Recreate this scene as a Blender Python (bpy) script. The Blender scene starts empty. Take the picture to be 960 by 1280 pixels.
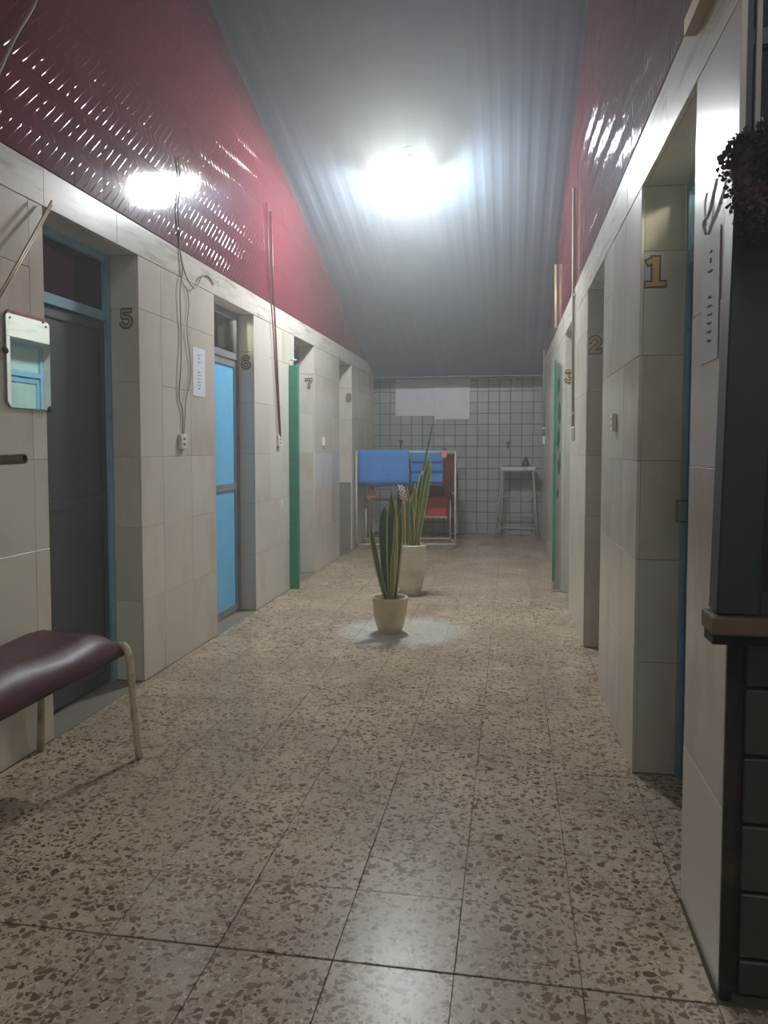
import bpy, bmesh, math, random
from mathutils import Vector, Matrix
random.seed(7)
R = math.radians
PI = math.pi
scene = bpy.context.scene
COL = scene.collection

# ------------------------------------------------------------------ camera, world, exposure
CAM_H = 1.30
cam_d = bpy.data.cameras.new('camera')
cam_d.sensor_fit = 'AUTO'; cam_d.sensor_width = 36.0
cam_d.lens = 36.0 * 950.0 / 1280.0
cam_d.shift_y = -30.2 / 1280.0
cam_d.clip_start = 0.05; cam_d.clip_end = 100
cam = bpy.data.objects.new('camera', cam_d); COL.objects.link(cam)
cam.location = (0, 0, CAM_H)
cam.rotation_euler = (R(90 - 3.0), 0, R(9.547))
scene.camera = cam
world = bpy.data.worlds.new('night'); scene.world = world
world.use_nodes = True
world.node_tree.nodes['Background'].inputs[0].default_value = (0.5, 0.55, 0.6, 1)
world.node_tree.nodes['Background'].inputs[1].default_value = 0.02
GLARE_HAZE = 0.019               # density of the haze added to imitate lens glare round the lamp
wv = world.node_tree.nodes.new('ShaderNodeVolumeScatter')
wv.inputs['Density'].default_value = GLARE_HAZE; wv.inputs['Anisotropy'].default_value = 0.78
wv.inputs['Color'].default_value = (0.98, 1.0, 0.99, 1)
world.node_tree.links.new(wv.outputs[0], world.node_tree.nodes['World Output'].inputs['Volume'])
scene.view_settings.view_transform = 'Standard'
scene.view_settings.look = 'None'
scene.view_settings.gamma = 1.0
scene.view_settings.use_curve_mapping = False
scene.view_settings.exposure = 0.0
LAMP_POWER = 560.0          # emission strength of the bulbs
scene.cycles.use_denoising = True
scene.cycles.max_bounces = 10
scene.cycles.diffuse_bounces = 6
scene.cycles.volume_bounces = 1
scene.cycles.sample_clamp_indirect = 8

# ------------------------------------------------------------------ materials
MATS = {}
def srgb(r, g, b):
    f = lambda c: (c / 255 / 12.92) if c / 255 <= 0.04045 else ((c / 255 + 0.055) / 1.055) ** 2.4
    return (f(r), f(g), f(b), 1)
def mat(name, col, rough=0.5, metal=0.0, var=0.0, noise=0.0, nscale=6.0, bump=0.0, bscale=40.0, spec=0.5, coat=0.0,
        dirt=None, dirt_amt=0.0, dirt_scale=3.0, stretch=(1, 1, 1), rnoise=0.0):
    """principled material: colour with noise, per-object variation, optional dirt colour and fine bump"""
    m = bpy.data.materials.new(name); m.use_nodes = True
    nt = m.node_tree; N = nt.nodes; L = nt.links
    p = N['Principled BSDF']
    p.inputs['Roughness'].default_value = rough
    p.inputs['Metallic'].default_value = metal
    p.inputs['Specular IOR Level'].default_value = spec
    p.inputs['Coat Weight'].default_value = coat
    p.inputs['Coat Roughness'].default_value = 0.08
    geo = N.new('ShaderNodeNewGeometry')
    mp = N.new('ShaderNodeMapping'); mp.inputs['Scale'].default_value = stretch
    L.new(geo.outputs['Position'], mp.inputs['Vector'])
    oi = N.new('ShaderNodeObjectInfo')
    off = N.new('ShaderNodeVectorMath'); off.operation = 'ADD'
    mul = N.new('ShaderNodeVectorMath'); mul.operation = 'SCALE'; mul.inputs['Scale'].default_value = 31.0 if var else 0.0
    cmb = N.new('ShaderNodeCombineXYZ')
    for k in range(3): L.new(oi.outputs['Random'], cmb.inputs[k])
    L.new(cmb.outputs[0], mul.inputs[0]); L.new(mp.outputs[0], off.inputs[0]); L.new(mul.outputs[0], off.inputs[1])
    val = N.new('ShaderNodeMath'); val.operation = 'MULTIPLY_ADD'          # brightness factor
    val.inputs[1].default_value = 2 * var; val.inputs[2].default_value = 1 - var
    L.new(oi.outputs['Random'], val.inputs[0])
    nz = N.new('ShaderNodeTexNoise'); nz.inputs['Scale'].default_value = nscale; nz.inputs['Detail'].default_value = 5
    L.new(off.outputs[0], nz.inputs['Vector'])
    v2 = N.new('ShaderNodeMath'); v2.operation = 'MULTIPLY_ADD'
    v2.inputs[1].default_value = 2 * noise; v2.inputs[2].default_value = 1 - noise
    L.new(nz.outputs['Fac'], v2.inputs[0])
    v3 = N.new('ShaderNodeMath'); v3.operation = 'MULTIPLY'
    L.new(val.outputs[0], v3.inputs[0]); L.new(v2.outputs[0], v3.inputs[1])
    sc_ = N.new('ShaderNodeVectorMath'); sc_.operation = 'SCALE'
    sc_.inputs[0].default_value = col[:3]; L.new(v3.outputs[0], sc_.inputs['Scale'])
    out = sc_.outputs[0]
    if dirt is not None:
        nd = N.new('ShaderNodeTexNoise'); nd.inputs['Scale'].default_value = dirt_scale; nd.inputs['Detail'].default_value = 6
        nd.inputs['Roughness'].default_value = 0.65
        L.new(off.outputs[0], nd.inputs['Vector'])
        rp = N.new('ShaderNodeMapRange'); rp.inputs[1].default_value = 0.5; rp.inputs[2].default_value = 0.68; rp.inputs[4].default_value = dirt_amt
        L.new(nd.outputs['Fac'], rp.inputs[0])
        mx = N.new('ShaderNodeMix'); mx.data_type = 'RGBA'; mx.inputs['B'].default_value = dirt
        L.new(rp.outputs[0], mx.inputs['Factor']); L.new(out, mx.inputs['A']); out = mx.outputs['Result']
    L.new(out, p.inputs['Base Color'])
    if rnoise:
        rn = N.new('ShaderNodeMath'); rn.operation = 'MULTIPLY_ADD'; rn.inputs[1].default_value = rnoise; rn.inputs[2].default_value = rough - rnoise / 2
        L.new(nz.outputs['Fac'], rn.inputs[0]); L.new(rn.outputs[0], p.inputs['Roughness'])
    if bump:
        nb = N.new('ShaderNodeTexNoise'); nb.inputs['Scale'].default_value = bscale; nb.inputs['Detail'].default_value = 3
        L.new(off.outputs[0], nb.inputs['Vector'])
        b = N.new('ShaderNodeBump'); b.inputs['Strength'].default_value = bump; b.inputs['Distance'].default_value = 0.01
        L.new(nb.outputs['Fac'], b.inputs['Height']); L.new(b.outputs[0], p.inputs['Normal'])
    MATS[name] = m
    return m

mat('marble', srgb(196, 190, 180), 0.24, var=0.06, noise=0.10, nscale=2.2, bump=0.03, bscale=9, dirt=srgb(158, 140, 118), dirt_amt=0.5, dirt_scale=1.8, stretch=(1, 1, 0.5), rnoise=0.14)
mat('marble_band', srgb(200, 194, 184), 0.24, var=0.05, noise=0.10, nscale=2.2, dirt=srgb(128, 114, 98), dirt_amt=0.6, dirt_scale=4.0, stretch=(1, 0.6, 5), rnoise=0.12)
mat('grey_stone', srgb(124, 118, 110), 0.5, noise=0.1)
mat('grout', srgb(164, 154, 140), 0.85, noise=0.2, nscale=8)
mat('red_glaze', srgb(102, 42, 50), 0.09, var=0.05, noise=0.08, nscale=3, spec=0.6, bump=0.02, bscale=14)
mat('red_joint', srgb(92, 40, 46), 0.6, noise=0.1)
mat('back_tile', srgb(146, 154, 150), 0.35, var=0.10, noise=0.12, nscale=5, dirt=srgb(120, 122, 116), dirt_amt=0.4, dirt_scale=5)
mat('back_grout', srgb(72, 74, 72), 0.9, noise=0.2)
mat('ceiling_paint', srgb(100, 115, 132), 0.85, spec=0.08, noise=0.12, nscale=1.2, dirt=srgb(120, 128, 130), dirt_amt=0.4, dirt_scale=0.9)
mat('blue_paint', srgb(100, 112, 128), 0.5, noise=0.10, nscale=2.0, stretch=(3, 3, 0.4))
mat('maroon_paint', srgb(90, 40, 46), 0.5, noise=0.1)
mat('white_wash', srgb(226, 224, 216), 0.8, noise=0.05)
mat('plaster', srgb(170, 162, 150), 0.7, noise=0.15, nscale=3)
mat('cell_wall', srgb(236, 228, 200), 0.5, noise=0.12, nscale=3, dirt=srgb(150, 140, 118), dirt_amt=0.3)
mat('door_blue', srgb(108, 156, 182), 0.4, noise=0.12, nscale=9, dirt=srgb(86, 116, 140), dirt_amt=0.6, dirt_scale=9, bump=0.05)
mat('door_blue_deep', srgb(42, 108, 150), 0.42, noise=0.12, nscale=9, dirt=srgb(60, 66, 70), dirt_amt=0.7, dirt_scale=12, bump=0.05)
mat('sheet_blue', srgb(104, 178, 220), 0.45, noise=0.05, nscale=4, dirt=srgb(90, 150, 190), dirt_amt=0.4, dirt_scale=6)
mat('slate', srgb(54, 60, 68), 0.45, noise=0.12, nscale=4, dirt=srgb(44, 48, 52), dirt_amt=0.4)
mat('frame_grey', srgb(120, 124, 132), 0.45, noise=0.12, nscale=9, dirt=srgb(86, 86, 92), dirt_amt=0.5, dirt_scale=9)
mat('frame_lilac', srgb(120, 118, 140), 0.45, noise=0.12, nscale=9)
mat('green_paint', srgb(28, 132, 102), 0.38, noise=0.12, nscale=7, dirt=srgb(40, 96, 78), dirt_amt=0.6, dirt_scale=8, bump=0.05)
mat('dark_steel', srgb(40, 50, 52), 0.5, noise=0.15, nscale=6, dirt=srgb(34, 38, 38), dirt_amt=0.5)
mat('dark_tile', srgb(64, 66, 58), 0.4, var=0.08, noise=0.15, nscale=5, dirt=srgb(52, 48, 40), dirt_amt=0.4)
mat('black_trim', srgb(26, 24, 22), 0.7, noise=0.2, dirt=srgb(84, 62, 44), dirt_amt=0.5, dirt_scale=9)
mat('sill_wood', srgb(104, 84, 66), 0.6, noise=0.3, nscale=9, stretch=(1, 8, 8), dirt=srgb(64, 50, 40), dirt_amt=0.7, dirt_scale=7)
mat('vinyl', srgb(66, 20, 36), 0.45, noise=0.10, nscale=4, bump=0.35, bscale=11, spec=0.42)
mat('vinyl_torn', srgb(34, 26, 26), 0.8)
mat('rusty_tube', srgb(190, 174, 148), 0.5, noise=0.2, nscale=14, dirt=srgb(92, 62, 42), dirt_amt=0.85, dirt_scale=12)
mat('white_metal', srgb(196, 194, 188), 0.4, noise=0.08, nscale=8, dirt=srgb(130, 120, 108), dirt_amt=0.5, dirt_scale=8)
mat('steel_pipe', srgb(120, 116, 112), 0.35, metal=0.8, noise=0.15, nscale=12)
mat('dark_bore', srgb(20, 18, 18), 0.9)
mat('pot_beige', srgb(196, 180, 146), 0.5, noise=0.10, nscale=6, dirt=srgb(150, 126, 90), dirt_amt=0.55, dirt_scale=5, bump=0.08)
mat('pot_white', srgb(206, 198, 180), 0.45, noise=0.08, nscale=6, dirt=srgb(166, 138, 98), dirt_amt=0.8, dirt_scale=4.2, bump=0.06)
mat('soil', srgb(62, 48, 36), 0.95, noise=0.4, nscale=40, bump=0.6, bscale=60)
mat('leaf_green', srgb(52, 82, 46), 0.35, noise=0.35, nscale=18, dirt=srgb(84, 110, 66), dirt_amt=0.5, dirt_scale=22, stretch=(1, 1, 2.5))
mat('leaf_bright', srgb(96, 122, 66), 0.35, noise=0.3, nscale=18, dirt=srgb(60, 92, 50), dirt_amt=0.6, dirt_scale=22, stretch=(1, 1, 2.5))
mat('leaf_margin', srgb(196, 190, 106), 0.4, noise=0.15, nscale=15)
mat('cane_green', srgb(34, 88, 66), 0.4, noise=0.15, nscale=15)
mat('flower_dry', srgb(206, 178, 156), 0.7, noise=0.2, nscale=30)
mat('towel_blue', srgb(66, 124, 190), 0.85, noise=0.06, nscale=20, bump=0.15, bscale=180)
mat('towel_border', srgb(30, 58, 104), 0.85)
mat('red_cloth', srgb(176, 34, 50), 0.8, noise=0.12, nscale=10, bump=0.1, bscale=90)
mat('maroon_cloth', srgb(96, 28, 34), 0.85, noise=0.15, nscale=8)
mat('fringe', srgb(196, 170, 160), 0.8, noise=0.2, nscale=40)
mat('orange_cloth', srgb(196, 138, 104), 0.85, noise=0.2, nscale=16)
mat('pink_plastic', srgb(188, 128, 116), 0.5)
mat('dark_cloth', srgb(40, 40, 44), 0.85)
mat('paper', srgb(212, 216, 222), 0.6, noise=0.04, nscale=6)
mat('ink', srgb(60, 60, 66), 0.7)
mat('sleeve', srgb(200, 206, 212), 0.2)
mat('board_white', srgb(206, 210, 216), 0.5, noise=0.05, nscale=4, dirt=srgb(170, 172, 176), dirt_amt=0.4)
mat('gold', srgb(190, 146, 78), 0.35, metal=0.2, noise=0.06)
mat('gold_dull', srgb(168, 142, 100), 0.4, metal=0.1, noise=0.06)
mat('outline', srgb(54, 36, 30), 0.5)
mat('wire_grey', srgb(134, 126, 114), 0.6, noise=0.1)
mat('wire_dark', srgb(70, 62, 58), 0.6)
mat('socket_white', srgb(208, 206, 198), 0.35)
mat('brass_rod', srgb(178, 154, 124), 0.45, metal=0.2, noise=0.15, nscale=14)
mat('conduit_red', srgb(116, 52, 58), 0.4, noise=0.1)
mat('wreath_leaf', srgb(64, 36, 34), 0.7, noise=0.4, nscale=30, dirt=srgb(40, 42, 30), dirt_amt=0.8, dirt_scale=14)
mat('tap_chrome', srgb(130, 130, 128), 0.3, metal=0.8)
mat('tap_red', srgb(170, 40, 44), 0.4)
mat('lamp_body', srgb(214, 206, 206), 0.5)
mat('stool_top', srgb(112, 108, 100), 0.6, noise=0.2, nscale=12)

def mirror_mat():
    m = bpy.data.materials.new('mirror_glass'); m.use_nodes = True
    p = m.node_tree.nodes['Principled BSDF']
    p.inputs['Metallic'].default_value = 1; p.inputs['Roughness'].default_value = 0.015
    p.inputs['Base Color'].default_value = srgb(222, 236, 232); MATS['mirror_glass'] = m
mirror_mat()
def pane_mat(name, tint, gloss=0.12, rough=0.05):
    """thin window pane: light passes straight through, with a faint reflection"""
    m = bpy.data.materials.new(name); m.use_nodes = True
    nt = m.node_tree; nt.nodes.remove(nt.nodes['Principled BSDF'])
    t = nt.nodes.new('ShaderNodeBsdfTransparent'); t.inputs[0].default_value = tint
    g = nt.nodes.new('ShaderNodeBsdfGlossy'); g.inputs['Roughness'].default_value = rough
    f = nt.nodes.new('ShaderNodeFresnel'); f.inputs[0].default_value = 1.5
    x = nt.nodes.new('ShaderNodeMixShader')
    nt.links.new(f.outputs[0], x.inputs[0]); nt.links.new(t.outputs[0], x.inputs[1]); nt.links.new(g.outputs[0], x.inputs[2])
    nt.links.new(x.outputs[0], nt.nodes['Material Output'].inputs[0]); MATS[name] = m
pane_mat('pane_clear', srgb(225, 230, 226))
pane_mat('pane_dark', srgb(90, 98, 98))
mat('frosted', srgb(150, 176, 172), 0.3, noise=0.12, nscale=3, dirt=srgb(110, 134, 132), dirt_amt=0.6, dirt_scale=3, stretch=(1, 1, 0.4))
def emit_mat(name, col, s):
    m = bpy.data.materials.new(name); m.use_nodes = True
    p = m.node_tree.nodes['Principled BSDF']
    p.inputs['Base Color'].default_value = (0.8, 0.8, 0.8, 1)
    p.inputs['Emission Color'].default_value = col; p.inputs['Emission Strength'].default_value = s
    MATS[name] = m
emit_mat('bulb_glow', (0.94, 0.99, 1.0, 1), LAMP_POWER)
emit_mat('fill_tube_glow', (0.96, 0.98, 1.0, 1), 260.0)
emit_mat('small_bulb_glow', (1.0, 0.93, 0.8, 1), 1000.0)

def terrazzo():
    m = bpy.data.materials.new('terrazzo'); m.use_nodes = True
    nt = m.node_tree; N = nt.nodes; L = nt.links; p = N['Principled BSDF']
    geo = N.new('ShaderNodeNewGeometry'); oi = N.new('ShaderNodeObjectInfo')
    cmb = N.new('ShaderNodeCombineXYZ'); L.new(oi.outputs['Random'], cmb.inputs[0]); L.new(oi.outputs['Random'], cmb.inputs[1])
    s = N.new('ShaderNodeVectorMath'); s.operation = 'SCALE'; s.inputs['Scale'].default_value = 40; L.new(cmb.outputs[0], s.inputs[0])
    a = N.new('ShaderNodeVectorMath'); a.operation = 'ADD'; L.new(geo.outputs['Position'], a.inputs[0]); L.new(s.outputs[0], a.inputs[1])
    wn = N.new('ShaderNodeTexNoise'); wn.inputs['Scale'].default_value = 26; wn.inputs['Detail'].default_value = 2; L.new(a.outputs[0], wn.inputs['Vector'])
    ws = N.new('ShaderNodeVectorMath'); ws.operation = 'SCALE'; ws.inputs['Scale'].default_value = 0.035; L.new(wn.outputs['Color'], ws.inputs[0])
    wa = N.new('ShaderNodeVectorMath'); wa.operation = 'ADD'; L.new(a.outputs[0], wa.inputs[0]); L.new(ws.outputs[0], wa.inputs[1])
    # cement: mottled
    n1 = N.new('ShaderNodeTexNoise'); n1.inputs['Scale'].default_value = 2.0; n1.inputs['Detail'].default_value = 5; L.new(geo.outputs['Position'], n1.inputs['Vector'])
    cr = N.new('ShaderNodeMix'); cr.data_type = 'RGBA'; cr.inputs['A'].default_value = srgb(186, 171, 149); cr.inputs['B'].default_value = srgb(154, 142, 125)
    mr = N.new('ShaderNodeMapRange'); mr.inputs[1].default_value = 0.35; mr.inputs[2].default_value = 0.65; L.new(n1.outputs['Fac'], mr.inputs[0]); L.new(mr.outputs[0], cr.inputs['Factor'])
    cur = cr.outputs['Result']
    for scale, thr, keep, cols in ((120, 0.05, 0.5, (srgb(140, 120, 100), srgb(206, 194, 172))),
                                   (64, 0.06, 0.42, (srgb(98, 74, 58), srgb(150, 130, 110))),
                                   (36, 0.07, 0.60, (srgb(92, 66, 54), srgb(132, 106, 88)))):
        v = N.new('ShaderNodeTexVoronoi'); v.inputs['Scale'].default_value = scale; L.new(wa.outputs[0], v.inputs['Vector'])
        e = N.new('ShaderNodeTexVoronoi'); e.feature = 'DISTANCE_TO_EDGE'; e.inputs['Scale'].default_value = scale; L.new(wa.outputs[0], e.inputs['Vector'])
        sp = N.new('ShaderNodeSeparateColor'); L.new(v.outputs['Color'], sp.inputs[0])
        k = N.new('ShaderNodeMath'); k.operation = 'GREATER_THAN'; k.inputs[1].default_value = keep; L.new(sp.outputs[0], k.inputs[0])
        th = N.new('ShaderNodeMath'); th.operation = 'MULTIPLY_ADD'; th.inputs[1].default_value = 0.22; th.inputs[2].default_value = thr; L.new(sp.outputs[2], th.inputs[0])
        g = N.new('ShaderNodeMath'); g.operation = 'GREATER_THAN'; L.new(e.outputs['Distance'], g.inputs[0]); L.new(th.outputs[0], g.inputs[1])
        mm = N.new('ShaderNodeMath'); mm.operation = 'MULTIPLY'; L.new(k.outputs[0], mm.inputs[0]); L.new(g.outputs[0], mm.inputs[1])
        cc = N.new('ShaderNodeMix'); cc.data_type = 'RGBA'; cc.inputs['A'].default_value = cols[0]; cc.inputs['B'].default_value = cols[1]; L.new(sp.outputs[1], cc.inputs['Factor'])
        mx = N.new('ShaderNodeMix'); mx.data_type = 'RGBA'; L.new(mm.outputs[0], mx.inputs['Factor']); L.new(cur, mx.inputs['A']); L.new(cc.outputs['Result'], mx.inputs['B']); cur = mx.outputs['Result']
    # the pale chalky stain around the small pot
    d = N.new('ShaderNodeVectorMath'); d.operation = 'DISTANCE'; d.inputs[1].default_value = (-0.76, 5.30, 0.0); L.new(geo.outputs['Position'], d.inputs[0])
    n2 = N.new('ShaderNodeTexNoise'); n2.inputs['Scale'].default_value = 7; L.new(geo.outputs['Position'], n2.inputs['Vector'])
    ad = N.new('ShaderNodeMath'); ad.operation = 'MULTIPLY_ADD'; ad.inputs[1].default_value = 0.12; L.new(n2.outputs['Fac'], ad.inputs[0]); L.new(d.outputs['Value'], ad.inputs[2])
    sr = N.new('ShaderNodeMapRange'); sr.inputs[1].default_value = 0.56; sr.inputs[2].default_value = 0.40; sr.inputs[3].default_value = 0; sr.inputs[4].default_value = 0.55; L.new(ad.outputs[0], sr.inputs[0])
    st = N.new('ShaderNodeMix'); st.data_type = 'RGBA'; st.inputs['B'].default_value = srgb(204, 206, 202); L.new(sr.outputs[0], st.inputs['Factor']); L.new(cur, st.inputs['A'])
    # worn, dirtier film
    n3 = N.new('ShaderNodeTexNoise'); n3.inputs['Scale'].default_value = 0.9; n3.inputs['Detail'].default_value = 6; L.new(geo.outputs['Position'], n3.inputs['Vector'])
    dr = N.new('ShaderNodeMapRange'); dr.inputs[1].default_value = 0.5; dr.inputs[2].default_value = 0.75; dr.inputs[4].default_value = 0.35; L.new(n3.outputs['Fac'], dr.inputs[0])
    dm = N.new('ShaderNodeMix'); dm.data_type = 'RGBA'; dm.inputs['B'].default_value = srgb(128, 114, 96); L.new(dr.outputs[0], dm.inputs['Factor']); L.new(st.outputs['Result'], dm.inputs['A'])
    L.new(dm.outputs['Result'], p.inputs['Base Color'])
    rr = N.new('ShaderNodeMath'); rr.operation = 'MULTIPLY_ADD'; rr.inputs[1].default_value = 0.22; rr.inputs[2].default_value = 0.17; L.new(n3.outputs['Fac'], rr.inputs[0]); L.new(rr.outputs[0], p.inputs['Roughness'])
    p.inputs['Specular IOR Level'].default_value = 0.13
    MATS['terrazzo'] = m
terrazzo()
mat('floor_joint', srgb(78, 68, 56), 0.9, noise=0.2, nscale=20)

# ------------------------------------------------------------------ helpers
def obj(name, bm, m, parent=None, smooth=False, loc=None):
    me = bm if isinstance(bm, bpy.types.Mesh) else None
    if me is None:
        bmesh.ops.recalc_face_normals(bm, faces=bm.faces)
        me = bpy.data.meshes.new(name); bm.to_mesh(me); bm.free()
        for mm in ([m] if isinstance(m, str) else m): me.materials.append(MATS[mm])
        if smooth:
            for p in me.polygons: p.use_smooth = True
    o = bpy.data.objects.new(name, me); COL.objects.link(o)
    if parent is not None: o.parent = parent
    if loc is not None: o.location = loc
    return o
def tag(o, label, cat, group=None):
    o['label'] = label; o['category'] = cat
    if group: o['group'] = group
    return o
def thing(name, label, cat, loc=(0, 0, 0), rotz=0, group=None):
    o = bpy.data.objects.new(name, None); COL.objects.link(o)
    o.empty_display_size = 0.1
    o.location = loc; o.rotation_euler = (0, 0, rotz)
    return tag(o, label, cat, group)
def struct(name, bm=None, m=None, label=None):
    if bm is None:
        o = bpy.data.objects.new(name, None); COL.objects.link(o)
    else: o = obj(name, bm, m)
    o['kind'] = 'structure'
    if label: o['label'] = label
    return o
def B(): return bmesh.new()
def bx(bm, x0, x1, y0, y1, z0, z1, f=None, mi=0):
    f = f or (lambda x, y, z: (x, y, z))
    v = [bm.verts.new(f(x, y, z)) for x in (x0, x1) for y in (y0, y1) for z in (z0, z1)]
    for q in ((0, 1, 3, 2), (4, 6, 7, 5), (0, 4, 5, 1), (2, 3, 7, 6), (0, 2, 6, 4), (1, 5, 7, 3)):
        bm.faces.new([v[i] for i in q]).material_index = mi
    return bm
def bevelled(bm, w, seg=1):
    bmesh.ops.recalc_face_normals(bm, faces=bm.faces)
    bmesh.ops.bevel(bm, geom=list(bm.edges), offset=w, segments=seg, affect='EDGES', profile=0.6)
    return bm
def tube(bm, pts, r, n=8, cap=True, mi=0, flat=1.0):
    pts = [Vector(p) for p in pts]; rings = []
    up = None
    for i, p in enumerate(pts):
        d = (pts[min(i + 1, len(pts) - 1)] - pts[max(i - 1, 0)]).normalized()
        if up is None:
            up = Vector((0, 0, 1)) if abs(d.z) < 0.9 else Vector((0, 1, 0))
        a = d.cross(up).normalized(); b = a.cross(d).normalized(); up = b
        rr = r[i] if isinstance(r, (list, tuple)) else r
        rings.append([bm.verts.new(p + (a * math.cos(t) + b * math.sin(t) * flat) * rr) for t in [2 * PI * k / n for k in range(n)]])
    for i in range(len(rings) - 1):
        for k in range(n):
            f = bm.faces.new((rings[i][k], rings[i][(k + 1) % n], rings[i + 1][(k + 1) % n], rings[i + 1][k])); f.material_index = mi; f.smooth = True
    if cap:
        bm.faces.new(rings[0][::-1]).material_index = mi; bm.faces.new(rings[-1]).material_index = mi
    return bm
def smooth_path(pts, sub=4):
    P = [Vector(p) for p in pts]; out = []
    for i in range(len(P) - 1):
        p0 = P[max(i - 1, 0)]; p1 = P[i]; p2 = P[i + 1]; p3 = P[min(i + 2, len(P) - 1)]
        for k in range(sub):
            t = k / sub
            out.append(0.5 * ((2 * p1) + (p2 - p0) * t + (2 * p0 - 5 * p1 + 4 * p2 - p3) * t * t + (-p0 + 3 * p1 - 3 * p2 + p3) * t ** 3))
    out.append(P[-1]); return out
def lathe(bm, prof, n=32, c=(0, 0, 0), mi=0):
    rings = []
    for r, z in prof:
        if r < 1e-6: rings.append([bm.verts.new((c[0], c[1], c[2] + z))])
        else: rings.append([bm.verts.new((c[0] + r * math.cos(2 * PI * k / n), c[1] + r * math.sin(2 * PI * k / n), c[2] + z)) for k in range(n)])
    for a, b in zip(rings, rings[1:]):
        for k in range(n):
            k2 = (k + 1) % n
            if len(a) == 1 and len(b) == 1: continue
            if len(a) == 1: f = bm.faces.new((a[0], b[k2], b[k]))
            elif len(b) == 1: f = bm.faces.new((a[k], a[k2], b[0]))
            else: f = bm.faces.new((a[k], a[k2], b[k2], b[k]))
            f.smooth = True; f.material_index = mi
    return bm

# wall frames: u runs down the corridor, d goes into the wall, z up
XL = -2.01
TILT = 0.008
def W(side, u, d, z):
    if side == 'L': return Vector((XL - d, u, z))
    return Vector((0.495 - TILT * (u - 1.83) + d, u + TILT * d, z))
def wbox(bm, side, u0, u1, d0, d1, z0, z1, mi=0):
    return bx(bm, u0, u1, d0, d1, z0, z1, f=lambda a, b, c: W(side, a, b, c), mi=mi)
MC = {}
def slab_mesh(tx, ty, tz, m, bev=0.0012):
    k = (round(tx, 3), round(ty, 3), round(tz, 3), m)
    if k not in MC:
        bm = B(); bx(bm, -tx / 2, tx / 2, -ty / 2, ty / 2, -tz / 2, tz / 2); bevelled(bm, bev)
        bmesh.ops.recalc_face_normals(bm, faces=bm.faces)
        me = bpy.data.meshes.new('slab'); bm.to_mesh(me); bm.free(); me.materials.append(MATS[m]); MC[k] = me
    return MC[k]
def wslab(side, u0, u1, z0, z1, parent, m='marble', t=0.014, gap=0.0008, name='slab', jit=0.0006, d=0.0):
    if u1 - u0 < 0.02 or z1 - z0 < 0.02: return
    me = slab_mesh(t, u1 - u0 - 2 * gap, z1 - z0 - 2 * gap, m)
    o = bpy.data.objects.new(name, me); COL.objects.link(o); o.parent = parent
    uc = (u0 + u1) / 2
    o.location = W(side, uc, d + t / 2 + random.uniform(0, jit), (z0 + z1) / 2)
    o.rotation_euler = (0, random.uniform(-0.002, 0.002), (TILT if side == 'R' else 0) + random.uniform(-0.0015, 0.0015))
    return o

ROOF_K = 0.31; CEIL = 4.72; YB = 11.05; YE = 11.55; TOP = 2.51
def roof_z(y): return min(CEIL, 2.35 + ROOF_K * (YB - y))
# ------------------------------------------------------------------ floor
bm = B(); bx(bm, -2.6, 2.4, -2.4, 11.8, -0.12, -0.004)
floor = struct('floor', bm, 'floor_joint', 'speckled brown and beige terrazzo tile floor')
TS = 0.3085
def floor_tile_mesh(w):
    k = ('ft', round(w, 3))
    if k not in MC:
        bm = B(); bx(bm, -w / 2 + 0.0009, w / 2 - 0.0009, -TS / 2 + 0.0004, TS / 2 - 0.0004, -0.008, 0.0); bevelled(bm, 0.0012)
        bmesh.ops.recalc_face_normals(bm, faces=bm.faces)
        me = bpy.data.meshes.new('floor_tile'); bm.to_mesh(me); bm.free(); me.materials.append(MATS['terrazzo']); MC[k] = me
    return MC[k]
spots = []
X0 = 0.487
cols = [X0 - TS * (k + 0.5) for k in range(9)]
for r in range(-3, 32):
    yc = 1.823 + TS * (r + 0.5)
    for c in cols: spots.append((c, yc))
    if yc < 1.8:
        for k in range(4): spots.append((X0 + TS * (k + 0.5), yc))
spots = [s for s in spots if s[1] < YE]
vis = sorted([s for s in spots if s[1] > 1.2], key=lambda s: s[1])
near = vis[:292]
rest = [s for s in spots if s not in set(near)]
for dd in ((3.05, 3.90), (4.97, 5.78), (6.90, 7.64), (8.78, 9.48)):
    bm = B(); bx(bm, XL - 0.62, XL - 0.001, dd[0] + 0.001, dd[1] - 0.001, -0.009, -0.001); obj('threshold', bm, 'grey_stone', floor)
for dd in ((2.25, 3.11), (4.23, 5.06), (6.24, 6.96)):
    bm = B(); xe = W('R', (dd[0] + dd[1]) / 2, 0, 0).x; bx(bm, max(xe, 0.4885), xe + 0.62, dd[0] + 0.001, dd[1] - 0.001, -0.009, -0.001); obj('threshold', bm, 'terrazzo', floor)
for (x, y) in near:
    x0, x1 = max(x - TS / 2, XL + 0.002), x + TS / 2
    o = bpy.data.objects.new('floor_tile', floor_tile_mesh(x1 - x0)); COL.objects.link(o); o.parent = floor
    o.location = ((x0 + x1) / 2 + random.uniform(-0.0007, 0.0007), y + (-0.006 if y < 1.8 else random.uniform(-0.0003, 0.0003)), random.uniform(-0.0006, 0))
    o.rotation_euler = (random.uniform(-0.0022, 0.0022), random.uniform(-0.002, 0.002), 0)
bm = B()
for (x, y) in rest:
    x0 = max(x - TS / 2, XL + 0.002)
    bx(bm, x0 + 0.0009, x + TS / 2 - 0.0009, y - TS / 2 + 0.0009, y + TS / 2 - 0.0009, -0.009, -0.001)
o = obj('tile_field', bm, 'terrazzo', floor); o['kind'] = 'stuff'

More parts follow.
